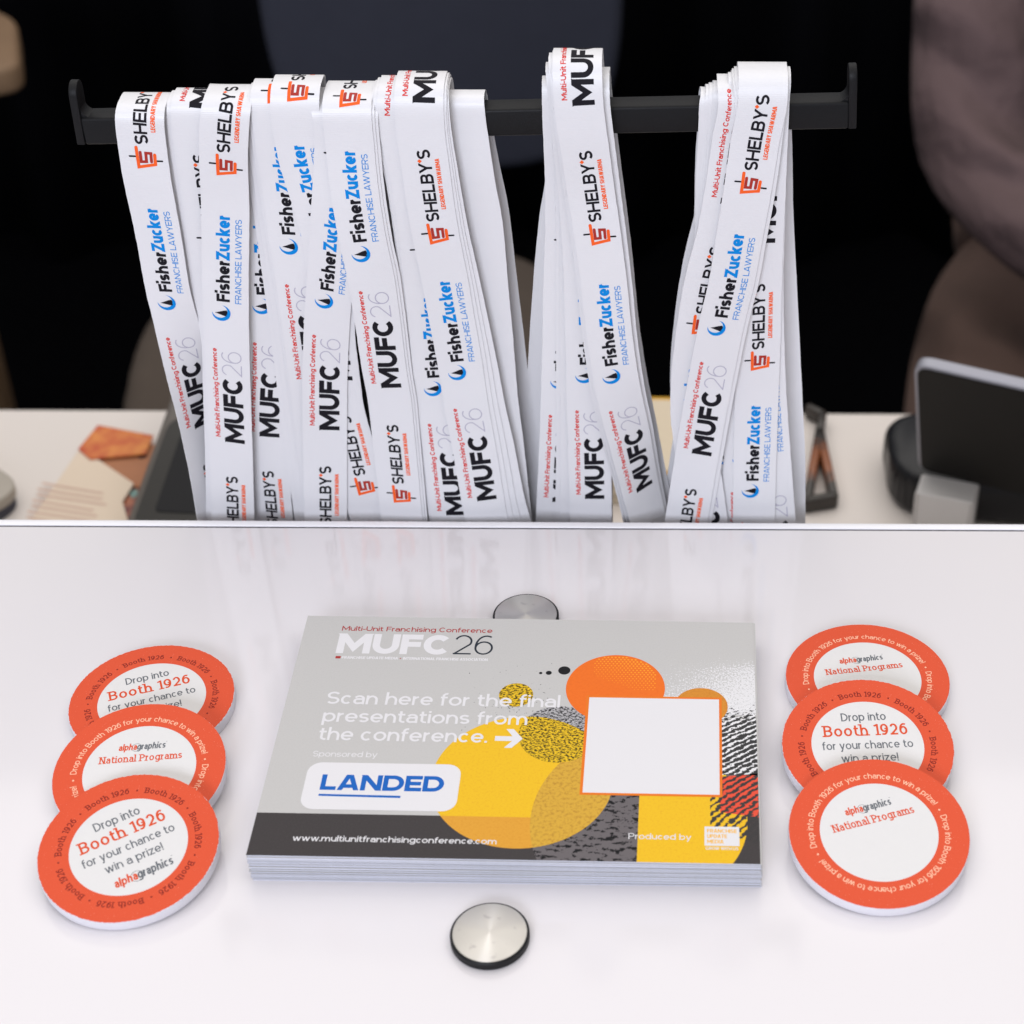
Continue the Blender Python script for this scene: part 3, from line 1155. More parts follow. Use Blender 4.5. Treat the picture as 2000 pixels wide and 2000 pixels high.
# end stop: plate with rounded top, seen from the side, and a fillet at the bar
def end_stop(sgn):
    hgt = 0.0135
    bm = bmesh.new()
    prof = [(-BD / 2, -BH), (BD / 2, -BH), (BD / 2, hgt - BD / 2)]
    prof += [(BD / 2 * math.cos(k * PI / 12), hgt - BD / 2 + BD / 2 * math.sin(k * PI / 12)) for k in range(1, 12)]
    prof += [(-BD / 2, hgt - BD / 2)]
    vs = [bm.verts.new((0, y, z)) for y, z in prof]
    f = bm.faces.new(vs)
    r = bmesh.ops.extrude_face_region(bm, geom=[f])
    for v in r['geom']:
        if isinstance(v, bmesh.types.BMVert):
            v.co.x = 0.0032
    bmesh.ops.recalc_face_normals(bm, faces=bm.faces[:])
    bmesh.ops.bevel(bm, geom=bm.edges[:], offset=0.0005, segments=2, profile=0.5, affect='EDGES')
    # fillet
    vs2 = []
    pr = [(0.0, 0.0045)] + [(-0.0045 + 0.0045 * math.cos(a), 0.0045 - 0.0045 * math.sin(a)) for a in np.linspace(0.2, PI / 2, 7)] + [(0, 0)]
    pr = [(-(0.0045 + p[0]) if False else p[0], p[1]) for p in pr]
    A = [bm.verts.new((p[0] + 0.0001, -BD / 2 + 0.0012, p[1] - 0.0002)) for p in pr]
    B = [bm.verts.new((p[0] + 0.0001, BD / 2 - 0.0012, p[1] - 0.0002)) for p in pr]
    for k in range(len(pr) - 1):
        bm.faces.new([A[k], A[k + 1], B[k + 1], B[k]])
    bm.faces.new(A)
    bm.faces.new(B[::-1])
    for v in bm.verts:
        v.co.x *= sgn
    return bm_mesh('end_stop', bm, [COAT], 0.6)


for s in (-1, 1):
    o = link('end_stop', end_stop(s), rack)
    x = s * (ln / 2 + 0.0005)
    o.location = (x, 0, x * math.tan(tilt))
    o.rotation_euler = (0, -tilt + (0.05 if s < 0 else -0.02), 0)
px = at_y(705, 790, YB + 0.012)[0] - mid[0]
o = link('post', bm_mesh('post', box_bm(0.009, 0.006, 0.39, 0.001, 2, (px, 0.0, -0.205)), [COAT], 0.6), rack)
hz = mid[2] - ZL
o.scale = (1, 1, (hz - 0.003) / 0.40)
o = link('foot_plate', bm_mesh('foot_plate', box_bm(0.14, 0.05, 0.004, 0.001, 2, (px, 0.004, -hz + 0.0022)), [COAT], 0.6), rack)

# ================================================================== LANYARDS
HW = 0.0093
B_S = stroke([(9.0, 2.4), (0.75, 2.25), (1.9, -4.25), (6.0, -4.4)], 1.25, 'ink_orange')
B_S += stroke([(7.0, 1.05), (3.0, 1.05), (3.05, -0.95), (6.7, -1.05), (6.6, -3.0), (3.0, -2.85)], 1.15, 'ink_darkred', n=5)
B_S += stroke([(5.2, 5.3), (5.2, 3.2)], 0.72, 'ink_black') + stroke([(3.4, -5.2), (3.4, -7.0)], 0.72, 'ink_black')
B_S += text('SHELBY', 5.2, 25.8, 'ink_black', w=0.185, at=(10.4, -2.6))
B_S += poly([(36.1, 1.9), (37.0, 1.0), (37.9, 1.9), (37.0, 2.8)], 'ink_orange')
B_S += text('S', 5.2, 3.9, 'ink_black', w=0.185, at=(37.9, -2.6))
B_S += text('LEGENDARY SHAWARMA', 1.75, 22.2, 'ink_orange', w=0.22, at=(15.6, -5.75))


def crescent():
    pts = []
    for a in np.linspace(math.radians(95), math.radians(345), 40):
        pts.append((3.7 + 3.65 * math.cos(a) , 1.75 + 3.75 * math.sin(a)))
    for a in np.linspace(math.radians(345), math.radians(95), 40):
        pts.append((4.45 + 3.0 * math.cos(a) , 2.35 + 3.1 * math.sin(a)))
    return np.array(pts)


cp = crescent()
nq = 40
B_F = [(cp, [(k, k + 1, 2 * nq - 2 - k, 2 * nq - 1 - k) for k in range(nq - 1)], 'ink_blue')]
B_F += poly([(3.7, 4.4), (3.1, 2.4), (2.5, 0.6), (2.35, -0.4), (3.2, -0.75), (4.2, -0.8), (5.2, -0.45), (4.9, 0.9), (4.2, 2.8)], 'ink_black')
B_F += text('Fisher', 5.4, 18.6, 'ink_black', w=0.225, at=(9.1, -1.8))
B_F += text('Zucker', 5.4, 19.6, 'ink_blue', w=0.225, at=(28.0, -1.8))
B_F += text('FRANCHISE LAWYERS', 2.5, 37.7, 'ink_blue', w=0.125, at=(8.6, -6.4))
B_M = text('MUFC', 8.5, 34.4, 'ink_black', w=0.245, at=(0, -6.1))
B_M += text('26', 8.4, 12.0, 'ink_grey', w=0.05, at=(35.2, -6.0))
B_M += text('Multi-Unit Franchising Conference', 2.1, 45.8, 'ink_red', w=0.19, at=(2.3, 4.2))
BLOCKS = {'S': cut_every(B_S, 1.5), 'F': cut_every(B_F, 1.5), 'M': cut_every(B_M, 1.5)}
ORDER = [('S', 0.0), ('F', 65.0), ('M', 126.6)]
PERIOD = 187.5
LINKS = ['fabric', 'ink_black', 'ink_orange', 'ink_darkred', 'ink_red', 'ink_blue', 'ink_grey']


def pchip(xk, yk, x):
    xk, yk = np.asarray(xk, float), np.asarray(yk, float)
    h = np.diff(xk)
    d = np.diff(yk) / h
    m = np.zeros_like(yk)
    for i in range(1, len(xk) - 1):
        if d[i - 1] * d[i] > 0:
            w1, w2 = 2 * h[i] + h[i - 1], h[i] + 2 * h[i - 1]
            m[i] = (w1 + w2) / (w1 / d[i - 1] + w2 / d[i])
    m[0], m[-1] = d[0], d[-1]
    i = np.clip(np.searchsorted(xk, x) - 1, 0, len(xk) - 2)
    t = (x - xk[i]) / h[i]
    y = (1 + 2 * t) * (1 - t) ** 2 * yk[i] + t * (1 - t) ** 2 * h[i] * m[i] + t * t * (3 - 2 * t) * yk[i + 1] + t * t * (t - 1) * h[i] * m[i + 1]
    lo, hi = x < xk[0], x > xk[-1]
    y = np.where(lo, yk[0] + (x - xk[0]) * m[0], y)
    return np.where(hi, yk[-1] + (x - xk[-1]) * m[-1], y)


def wave(x, z):
    return 0.0011 * np.sin(x / 0.0105 + z / 0.045 + 0.8) + 0.0010 * np.sin(x / 0.023 - z / 0.030 + 2.0)


def lanyard(label, group, layer, pts, anchor=None, back=None, back_dx=0.0, twist=None):
    Yf = YB - 0.0005 - 0.00066 * layer
    Yb = YB + BD + 0.0005 + 0.00045 * layer
    Yc = YB + BD / 2
    ap = at_y(pts[0][0], pts[0][1], Yc)
    P3 = [at_y(x, y, Yf) for x, y in pts[1:]]
    z0 = bar_top(ap[0]) - 0.003
    zend = -0.13
    zk = [p[2] for p in P3][::-1] + [ap[2]]
    xk = [p[0] for p in P3][::-1] + [ap[0]]
    # keep knots increasing
    zz, xx = [zk[0]], [xk[0]]
    for a, b in zip(zk[1:], xk[1:]):
        if a > zz[-1] + 0.004:
            zz.append(a)
            xx.append(b)
    zz[-1] = max(zz[-1], ap[2]) if len(zz) else ap[2]
    xf = lambda z: pchip(zz, xx, np.asarray(z, float))
    htop = max(ap[2], bar_top(ap[0]) + 0.0008)
    e = 0.62
    ph = np.linspace(PI / 2, 0, 22)
    fz = z0 + (htop - z0) * np.sin(ph) ** e
    fy = Yc - (Yc - Yf) * np.cos(ph) ** e
    fx = xf(fz)
    wz = np.arange(z0 - 0.002, zend, -0.0025)
    front = np.concatenate([np.stack([fx, fy, fz], 1), np.stack([xf(wz), np.full(len(wz), Yf), wz], 1)])
    ph2 = np.linspace(0, PI / 2, 16)[:-1]
    bz = z0 + (htop - z0) * np.sin(ph2) ** e
    by = Yc + (Yb - Yc) * np.cos(ph2) ** e
    if back is not None:
        B3 = [at_y(x, y, Yb) for x, y in back]
        bk = sorted([(p[2], p[0]) for p in B3 if p[2] < z0 - 0.004] + [(htop, ap[0])])
        xb = lambda z: pchip([q[0] for q in bk], [q[1] for q in bk], np.asarray(z, float))
    else:
        xb = lambda z: xf(z) + back_dx * np.clip((htop - np.asarray(z)) / 0.2, 0, 1.2)
    wz2 = np.arange(zend, z0 - 0.001, 0.004)
    backp = np.concatenate([np.stack([xb(wz2), np.full(len(wz2), Yb), wz2], 1), np.stack([xb(bz), by, bz], 1)])
    nb = len(backp)
    P = np.concatenate([backp, front])
    T = np.gradient(P, axis=0)
    T /= np.linalg.norm(T, axis=1)[:, None]
    W = np.array([1.0, 0, 0]) - T * T[:, :1]
    W /= np.linalg.norm(W, axis=1)[:, None]
    N = np.cross(T, W)
    seg = np.linalg.norm(np.diff(P, axis=0), axis=1)
    S = np.concatenate([[0], np.cumsum(seg)])
    S -= S[nb]
    ramp = np.clip((z0 - P[:, 2]) / 0.035, 0, 1)
    ramp = ramp * ramp * (3 - 2 * ramp)
    ramp[:nb] *= 0.6
    ang = np.zeros(len(P))
    if twist:
        za, zb, am = at_y(1000, twist[0], Yf)[2], at_y(1000, twist[1], Yf)[2], math.radians(twist[2])
        t = np.clip((za - P[:, 2]) / (za - zb), 0, 1.0)
        ang = am * t * t * (3 - 2 * np.minimum(t, 1))
        ang[:nb] = 0

    def surf(s, w, off):
        p = np.stack([np.interp(s, S, P[:, k]) for k in range(3)], 1)
        wv = np.stack([np.interp(s, S, W[:, k]) for k in range(3)], 1)
        nv = np.stack([np.interp(s, S, N[:, k]) for k in range(3)], 1)
        a = np.interp(s, S, ang)
        left = p - wv * HW * np.cos(a)[:, None]
        wt = wv * np.cos(a)[:, None] - nv * np.sin(a)[:, None]
        nt = nv * np.cos(a)[:, None] + wv * np.sin(a)[:, None]
        q = left + wt * (w + HW)[:, None] + nt * np.asarray(off).reshape(-1, 1)
        q[:, 1] += wave(q[:, 0], q[:, 2]) * np.interp(s, S, ramp)
        return q

    ws = [HW * q for q in (-1, -0.8, -0.6, -0.4, -0.2, 0, 0.2, 0.4, 0.6, 0.8, 1)]
    th = 0.00042
    cross = [(w, 0.0) for w in ws] + [(w, -th) for w in ws[::-1]]
    V = []
    for w, off in cross:
        jit = np.array([random.gauss(0, 0.00004) for _ in S]) if abs(w) > HW * 0.9 else 0
        V.append(surf(S, np.full(len(S), w) + jit, np.full(len(S), off)))
    nc = len(cross)
    V = np.stack(V, 1).reshape(-1, 3)
    Fc = []
    for i in range(len(S) - 1):
        for k in range(nc):
            k2 = (k + 1) % nc
            Fc.append((i * nc + k, (i + 1) * nc + k, (i + 1) * nc + k2, i * nc + k2))
    Fc.append(tuple(range(nc)))
    Fc.append(tuple((len(S) - 1) * nc + k for k in range(nc))[::-1])
    MI = [0] * len(Fc)
    SM = [True] * len(Fc)
    if anchor:
        blk, ypx = anchor
        za = at_y(pts[0][0], ypx, Yf)[2]
        if za < z0:
            sa = float(np.interp(-za, -front[:, 2], S[nb:]))
        else:
            sa = float(np.interp(-za, -front[:, 2], S[nb:]))
        s0 = sa * 1000 - dict(ORDER)[blk]
        for rep in range(-2, 3):
            for b, o_ in ORDER:
                s_b = s0 + o_ + rep * PERIOD
                if s_b < -4 or s_b - 50 > S[-1] * 1000:
                    continue
                for v, f, ink in BLOCKS[b]:
                    s = (s_b - v[:, 0]) * mm
                    ok = (s > -0.006) & (s < S[-1] - 0.001)
                    keep = [fc for fc in f if all(ok[i] for i in fc)]
                    if not keep:
                        continue
                    q = surf(s, -v[:, 1] * mm, 0.00007 + v[:, 2] * mm)
                    n0 = len(V)
                    used = sorted({i for fc in keep for i in fc})
                    remap = {u: n0 + k for k, u in enumerate(used)}
                    V = np.concatenate([V, q[used]])
                    Fc += [tuple(remap[i] for i in fc) for fc in keep]
                    MI += [LINKS.index(ink)] * len(keep)
                    SM += [False] * len(keep)
    me = mesh('lanyard', V, Fc, [MATS[k] for k in LINKS], MI)
    me.polygons.foreach_set('use_smooth', SM)
    me.set_sharp_from_angle(angle=0.9)
    o = link('lanyard', me)
    tag(o, label, 'lanyard', group)
    return o


GL, GM, GR = 'lanyards of the left bunch', 'lanyards of the middle bunch', 'lanyards of the right bunch'


def off_pts(pts, dx, dy=0, dx2=None, fast=1.0):
    n = len(pts)
    return [(x + dx + ((dx2 - dx) * min(1, i / (n - 1) * fast) if dx2 is not None else 0), y + (dy if i == 0 else 0)) for i, (x, y) in enumerate(pts)]


pA = [(273, 189), (271, 215), (275, 265), (289, 360), (309, 465), (324, 556), (344, 647), (364, 754), (383, 847), (402, 938), (414, 1013)]
pA2 = [(379, 178), (381, 205), (384, 270), (392, 330), (408, 440), (426, 563), (446, 650), (449, 760), (452, 1013)]
pB = [(443, 173), (442, 200), (439, 231), (436, 309), (439, 412), (440.5, 547), (443, 640), (447, 745), (451, 860), (454, 1013)]
pC = [(520, 172), (514, 240), (510, 350), (514, 500), (521, 610), (523, 690), (519, 853), (531, 1013)]
pD1 = [(538, 160), (536, 195), (540, 240), (552, 333), (568, 457), (575, 498), (590, 600), (606, 720), (622, 860), (640, 1013)]
pD0 = [(530, 168), (530, 200), (537, 260), (552, 380), (572, 510), (590, 628), (613, 809), (632, 960), (640, 1013)]
pD2 = [(575, 153), (575, 190), (577, 235), (590, 310), (617, 400), (638, 480), (646, 560), (652, 680), (664, 780), (686, 870), (704, 940), (724, 1013)]
pE1 = [(674, 168), (675, 200), (679, 245), (688, 330), (706, 449), (727, 550), (738, 628), (750, 721), (762, 796), (772, 892), (785, 1016)]
pE2 = [(660, 180), (660, 240), (660, 330), (654, 420), (647, 520), (641, 597), (637, 660), (634, 750), (634, 850), (636, 1016)]
pG1 = [(817, 147), (817, 185), (820, 245), (832, 336), (847, 440), (868, 550), (882, 628), (898, 716), (910, 791), (926, 873), (944, 977), (951, 1016)]
pG2 = [(786, 155), (785, 190), (784, 235), (793, 281), (811, 359), (825, 462), (835, 560), (841, 628), (848, 705), (856, 783), (866, 860), (879, 964), (885, 1016)]
pP = [(896, 180), (897, 205), (903, 245), (920, 348), (938, 451), (947, 550), (960, 680), (968, 770), (980, 860), (996, 1000)]

lanyard('white lanyard at the far left end of the bar, slanting to the right', GL, 8, pA, ('S', 329), twist=(540, 860, 47))
lanyard('lanyard second from the far left end, mostly covered by the upright one beside it', GL, 5, pA2, ('M', 213))
for k in (1, 2):
    lanyard('white lanyard showing only a strip of edge under a neighbour in the left bunch', GL, 5 - k, off_pts(pA2, -9 * k, 5 * k, -4 * k), None)
lanyard('upright white lanyard hanging straight near the left end of the bar', GL, 9, pB, ('S', 346))
lanyard('shaded lanyard behind, right beside the upright one in the left bunch', GL, 2, pC, ('F', 612))
for k in (1, 2):
    lanyard('white lanyard showing only a strip of edge under a neighbour in the left bunch', GL, 5 - k, off_pts(pD0, -7 * k, 3 * k, -12 * k), None)
lanyard('lanyard whose red line shows low down beside the skewed lanyard', GL, 5.4, pD0, ('F', 568))
lanyard('lanyard left of the skewed one, its top logo half covered', GL, 6.6, pD1, ('F', 498))
lanyard('skewed lanyard crossing to the right under its neighbours, its blue name tilted', GL, 8.2, pD2, ('S', 202))
lanyard('lanyard leaning left from beneath the cup logo strap, standing upright below', GL, 9.6, pE2, ('F', 603))
lanyard('white lanyard showing only a strip of edge under a neighbour in the left bunch', GL, 10.4, off_pts(pE1, 13, 9, 10), None)
lanyard('white lanyard showing only a strip of edge under a neighbour in the left bunch', GL, 11.2, off_pts(pE1, 6, 4, 5), None)
lanyard('lanyard with the cup logo at its fold in the centre of the left bunch', GL, 12, pE1, ('S', 214))
lanyard('lanyard with red lettering at its fold, just left of the taller one', GL, 9, pG2, ('M', 238))
lanyard('white lanyard showing only a strip of edge under a neighbour in the left bunch', GL, 8.3, off_pts(pG2, -7, 4, -5), None)
lanyard('white lanyard showing only a strip of edge under a neighbour in the left bunch', GL, 7.6, off_pts(pG2, -13, 9, -3), None)
lanyard('blank white lanyard fanning out at the right side of the left bunch', GL, 1, pP, None, back_dx=0.006)
lanyard('white lanyard showing only a strip of edge under a neighbour in the left bunch', GL, 8.7, off_pts(pG1, 6, 12, 43), None)
lanyard('white lanyard showing only a strip of edge under a neighbour in the left bunch', GL, 9.5, off_pts(pG1, 5, 6, 24), None)
lanyard('white lanyard showing only a strip of edge under a neighbour in the left bunch', GL, 10.2, off_pts(pG1, 4, 3, 11), None)
lanyard('tall lanyard with bold black letters at its fold, rightmost printed one of the left bunch', GL, 11, pG1, ('S', 479))

pM1 = [(1126, 101), (1126, 140), (1130, 200), (1142, 290), (1155, 385), (1168, 470), (1179, 550), (1192, 665), (1210, 777), (1228, 860), (1250, 964), (1262, 1016)]
pM2 = [(1120, 108), (1120, 150), (1121, 200), (1128, 290), (1138, 400), (1146, 550), (1149, 680), (1150, 783), (1152, 886), (1154, 1016)]
pM3 = [(1106, 152), (1106, 180), (1107, 240), (1110, 330), (1110, 440), (1106, 560), (1102, 705), (1098, 809), (1093, 912), (1087, 1016)]
bM3 = [(1113, 314), (1097, 438), (1086, 547), (1078, 650), (1069, 796), (1064, 1016)]
lanyard('lanyard at the left edge of the middle bunch, its printed side partly hidden', GM, 1, pM3, ('F', 756), back=bM3)
lanyard('white lanyard showing only a strip of edge under the front strap of the middle bunch', GM, 2.2, off_pts(pM3, 8, -27, 38), None)
lanyard('white lanyard showing only a strip of edge under the front strap of the middle bunch', GM, 3.4, off_pts(pM3, 14, -36, 47), None)
lanyard('lanyard second from the front of the middle bunch, its lower letters half covered', GM, 6, pM2, ('F', 744))
lanyard('white lanyard showing only a strip of edge under the front strap of the middle bunch', GM, 7.5, off_pts(pM1, 15, 36, 6), None, twist=(700, 1010, 38))
lanyard('white lanyard showing only a strip of edge under the front strap of the middle bunch', GM, 9, off_pts(pM1, -3, 8, -12), None, twist=(700, 1010, 38))
lanyard('white lanyard showing only a strip of edge under the front strap of the middle bunch', GM, 10.2, off_pts(pM1, -1, 4, -6), None, twist=(700, 1010, 38))
lanyard('front lanyard of the middle bunch with bold black letters at its tall fold', GM, 11.4, pM1, ('S', 482), twist=(700, 1010, 38))

pR1 = [(1493, 129), (1492, 160), (1490, 195), (1476, 270), (1459, 378), (1444, 464), (1430, 545), (1410, 628), (1392, 718), (1372, 828), (1356, 925), (1341, 1016)]
pR2 = [(1448, 152), (1451, 205), (1440, 265), (1425, 360), (1407, 451), (1381, 550), (1362, 666), (1353, 760), (1352, 800), (1357, 860), (1366, 920), (1380, 1016)]
pR3 = [(1416, 176), (1413, 210), (1411, 257), (1405, 348), (1402, 454), (1400, 600), (1405, 800), (1410, 1016)]
pR4 = [(1496, 135), (1494, 205), (1491, 283), (1488, 373), (1484, 485), (1483, 550), (1481, 679), (1478, 780), (1474, 912), (1472, 1016)]
bR5 = [(1500, 257), (1505, 425), (1512, 547), (1524, 757), (1532, 912), (1533, 1018)]
pR6 = [(1494, 138), (1492, 240), (1488, 400), (1486, 550), (1491, 731), (1502, 886), (1513, 1016)]
pR7 = [(1488, 142), (1488, 240), (1488, 400), (1484, 560), (1474, 765), (1457, 873), (1453, 940), (1454, 1016)]
pR8 = [(1470, 146), (1470, 240), (1462, 400), (1448, 560), (1432, 765), (1420, 900), (1416, 1016)]
lanyard('lanyard at the left edge of the right bunch, mostly covered', GR, 1, pR3, ('M', 322))
lanyard('lanyard deep inside the right bunch, only part of its red line showing at the bottom', GR, 2.7, pR8, ('F', 907))
lanyard('lanyard behind in the right bunch, its black letters cut off near the counter', GR, 3, pR6, ('F', 914), back=bR5)
lanyard('lanyard inside the right bunch, a sliver of drop emblem showing low down', GR, 4, pR7, ('F', 910))
lanyard('upright lanyard hanging behind the slanted front one of the right bunch', GR, 5, pR4, ('S', 726))
for k, (dx, dy) in enumerate(((10, -6), (17, -9), (25, -13))):
    lanyard('white lanyard showing only a stepped edge at the fold of the right bunch', GR, 1.4 + 0.4 * k, off_pts(pR3, dx, dy, 16), None)
lanyard('lanyard bulging left from under the slanted front one of the right bunch', GR, 7.6, pR2, ('S', 651))
for k, (dx, dy) in enumerate(((-28, 17), (-23, 13), (-15, 9))):
    lanyard('white lanyard showing only a stepped edge at the fold of the right bunch', GR, 8.4 + 0.6 * k, off_pts(pR1, dx, dy, 8, 3.2), None)
lanyard('front lanyard of the right bunch, slanting down to the left', GR, 11, pR1, ('S', 380))

# ================================================================== THINGS ON THE LOWER COUNTER
def rounded_poly(pts, r, n=6):
    out = []
    m = len(pts)
    for i in range(m):
        p0, p1, p2 = (np.array(pts[(i + k) % m], float) for k in (-1, 0, 1))
        a, b = p0 - p1, p2 - p1
        la, lb = np.hypot(*a), np.hypot(*b)
        d = min(r, la / 2.1, lb / 2.1)
        A, B = p1 + a / la * d, p1 + b / lb * d
        for k in range(n + 1):
            t = k / n
            out.append(tuple((1 - t) ** 2 * A + 2 * t * (1 - t) * p1 + t * t * B))
    return out


def ground_poly(pxs, z):
    return [tuple(at_z(x, y, z)[:2]) for x, y in pxs]


def thing(name, label, cat, loc=(0, 0, 0), rz=0.0, group=None):
    e = bpy.data.objects.new(name, None)
    COL.objects.link(e)
    e.location = loc
    e.rotation_euler = (0, 0, rz)
    return tag(e, label, cat, group)


# payment terminal
tm_grey = simple('terminal_grey_plastic', (0.135, 0.120, 0.108, 1), 0.65, 0.2, bump=0.1)
tm_dark = simple('terminal_dark_plastic', (0.046, 0.044, 0.041, 1), 0.6, 0.2)
tm_scr = simple('terminal_screen', (0.006, 0.006, 0.008, 1), 0.35, 0.15)
pc = at_z(392, 955, ZL)
term = thing('card_terminal', 'dark grey payment terminal standing behind the left end of the lanyards', 'payment terminal', (pc[0] + 0.020, pc[1], ZL), -0.07)
prof = [(-0.10, 0.0), (0.085, 0.0), (0.098, 0.012), (0.100, 0.040), (0.085, 0.062), (0.050, 0.066), (0.030, 0.052), (-0.095, 0.030)]
bm = bmesh.new()
vs = [bm.verts.new((-0.043, y, z)) for y, z in prof]
f = bm.faces.new(vs)
r = bmesh.ops.extrude_face_region(bm, geom=[f])
for v in r['geom']:
    if isinstance(v, bmesh.types.BMVert):
        v.co.x = 0.043
bmesh.ops.recalc_face_normals(bm, faces=bm.faces[:])
bmesh.ops.bevel(bm, geom=bm.edges[:], offset=0.008, segments=4, profile=0.5, affect='EDGES')
link('housing', bm_mesh('housing', bm, [tm_grey], 0.7), term)
slope = math.atan2(0.022, 0.125)
o = link('bezel', bm_mesh('bezel', prism_bm(rounded_poly([(-0.0355, -0.062), (0.0355, -0.062), (0.0355, 0.040), (-0.0355, 0.040)], 0.014), 0, 0.003, 0.0008), [tm_dark], 0.6), term)
o.location = (0, -0.030, 0.0415)
o.rotation_euler = (slope, 0, 0)
o2 = link('screen', bm_mesh('screen', prism_bm(rounded_poly([(-0.024, -0.045), (0.024, -0.045), (0.024, 0.024), (-0.024, 0.024)], 0.003), 0, 0.0006), [tm_scr], 0.6), o)
o2.location = (0, 0, 0.0031)
o = link('paper_slot', bm_mesh('paper_slot', box_bm(0.056, 0.010, 0.004, 0.001, 2), [tm_scr], 0.6), term)
o.location = (0, 0.060, 0.0655)

# pale device corner at the far left
slm = simple('pale_grey_plastic', (0.40, 0.36, 0.31, 1), 0.45, 0.4)
sld = simple('slate_underside', (0.06, 0.06, 0.08, 1), 0.6, 0.3)
cz = ZL + 0.016
k0 = at_z(52, 950, cz)
dev = thing('tablet_computer', 'pale grey rounded device cut off by the left edge of the photo', 'device', (k0[0], k0[1], ZL), 0.0)
pl = rounded_poly([(0, 0), (-0.09, 0.075), (-0.16, 0.0), (-0.07, -0.085)], 0.022, 8)
link('lid', bm_mesh('lid', prism_bm(pl, 0.008, 0.017, 0.002, 3), [slm], 0.6), dev)
link('underside', bm_mesh('underside', prism_bm([(x * 0.97 - 0.002, y * 0.97) for x, y in pl], 0.0, 0.008, 0.001, 2), [sld], 0.6), dev)


def sheet(name, pxs, z, th, mat, label, cat, group=None, extra=None):
    p = ground_poly(pxs, z + th)
    c = np.mean(np.array(p), 0)
    me = bm_mesh(name, prism_bm([(a[0] - c[0], a[1] - c[1]) for a in p], 0.0, th), [mat] + [e[1] for e in (extra or [])])
    o = link(name, me)
    o.location = (c[0], c[1], z)
    if extra:
        V = [v.co[:] for v in me.vertices]
        Fc = [tuple(q.vertices) for q in me.polygons]
        MI = [0] * len(Fc)
        for i, (pp, m) in enumerate(extra):
            q = ground_poly(pp, z + th)
            n0 = len(V)
            V += [(a[0] - c[0], a[1] - c[1], th + 0.0002) for a in q]
            Fc.append(tuple(range(n0, n0 + len(q))))
            MI.append(i + 1)
        o.data = mesh(name, V, Fc, [mat] + [e[1] for e in extra], MI)
    return tag(o, label, cat, group)


cream = simple('cream_paper', (0.72, 0.60, 0.48, 1), 0.7, 0.2)
pinkl = simple('faded_red_lettering', (0.60, 0.43, 0.35, 1), 0.7, 0.2)
g = NG('orange_photo_print')
g.base(g.mix(g.step(g.noise(70, 4, 0.6), 0.35, 0.7), (0.50, 0.075, 0.022, 1), (0.70, 0.26, 0.055, 1)))
g.set(Roughness=0.5)
foodm = g.m
brown = simple('terracotta_print', (0.40, 0.17, 0.085, 1), 0.55, 0.3, var=0.1, vscale=60)
g = NG('dark_photo_print')
g.base(g.mix(g.step(g.noise(80, 3), 0.4, 0.6), (0.16, 0.035, 0.035, 1), (0.42, 0.15, 0.08, 1)))
g.set(Roughness=0.5)
darkp = g.m
navy = simple('navy_print', (0.012, 0.016, 0.035, 1), 0.5, 0.3)
teal = simple('teal_print', (0.18, 0.30, 0.28, 1), 0.5, 0.3)
GFL = 'leaflets on the lower counter'
sheet('leaflet', [(228, 985), (262, 938), (300, 915), (320, 1060), (262, 1060)], ZL, 0.0012, darkp, 'dark red printed leaflet sticking out next to the payment terminal', 'leaflet', GFL,
      [([(251, 962), (266, 955), (272, 966), (258, 974)], teal)])
sheet('leaflet', [(172, 893), (240, 868), (310, 868), (318, 960), (262, 950)], ZL + 0.0013, 0.0012, brown, 'terracotta leaflet lying between the cream and orange ones', 'leaflet', GFL,
      [([(268, 884), (284, 880), (288, 893), (272, 897)], navy)])
lines = []
for k in range(7):
    y = 942 + k * 11
    x0 = 84 - k * 5 - (k % 2) * 4
    lines.append(([(x0, y), (x0 + 118 + 8 * (k % 3), y + 20), (x0 + 117 + 8 * (k % 3), y + 24), (x0 - 3, y + 4)], pinkl))
sheet('leaflet', [(40, 1045), (154, 879), (180, 890), (261, 944), (239, 979), (262, 1060)], ZL + 0.0026, 0.0012, cream, 'cream leaflet with faded red lines of print on the lower counter', 'leaflet', GFL, lines)
sheet('leaflet', [(153, 876), (191, 830), (299, 850), (284, 886), (176, 896)], ZL + 0.0039, 0.0012, foodm, 'glossy orange picture leaflet lying uppermost at the left', 'leaflet', GFL)

# pad of cream paper with yellow border, behind the middle lanyards
yel = simple('yellow_border', (0.66, 0.36, 0.03, 1), 0.55, 0.3)
pz = ZL + 0.030
q = [at_z(x, y, pz) for x, y in ((1046, 900), (1330, 925), (1345, 776), (1062, 772))]
c = np.mean(q, 0)
pad = thing('paper_pad', 'cream paper pad with a yellow border behind the middle bunch of lanyards', 'paper pad', (c[0], c[1], ZL))
pl = [(p[0] - c[0], p[1] - c[1]) for p in q]
padm = NG('stacked_sheets')
X = padm.xyz()
w = padm.n('ShaderNodeTexWave', wave_type='BANDS', bands_direction='Z')
w.inputs['Scale'].default_value = 45
w.inputs['Distortion'].default_value = 1.0
padm.l(padm.obj(), w.inputs['Vector'])
padm.base(padm.mix(w.outputs['Fac'], (0.50, 0.43, 0.33, 1), (0.66, 0.57, 0.44, 1)))
padm.set(Roughness=0.7)
link('sheets', bm_mesh('sheets', prism_bm(pl, 0, 0.028), [padm.m]), pad)
link('border', bm_mesh('border', prism_bm([(x * 1.01, y * 1.01) for x, y in pl], 0.0281, 0.0295), [yel]), pad)
link('cover', bm_mesh('cover', prism_bm([(x * 0.95, y * 0.93 - 0.001) for x, y in pl], 0.0296, 0.0302), [simple('pad_cream', (0.68, 0.58, 0.44, 1), 0.7, 0.2)]), pad)
dq = at_z(1258, 802, pz)
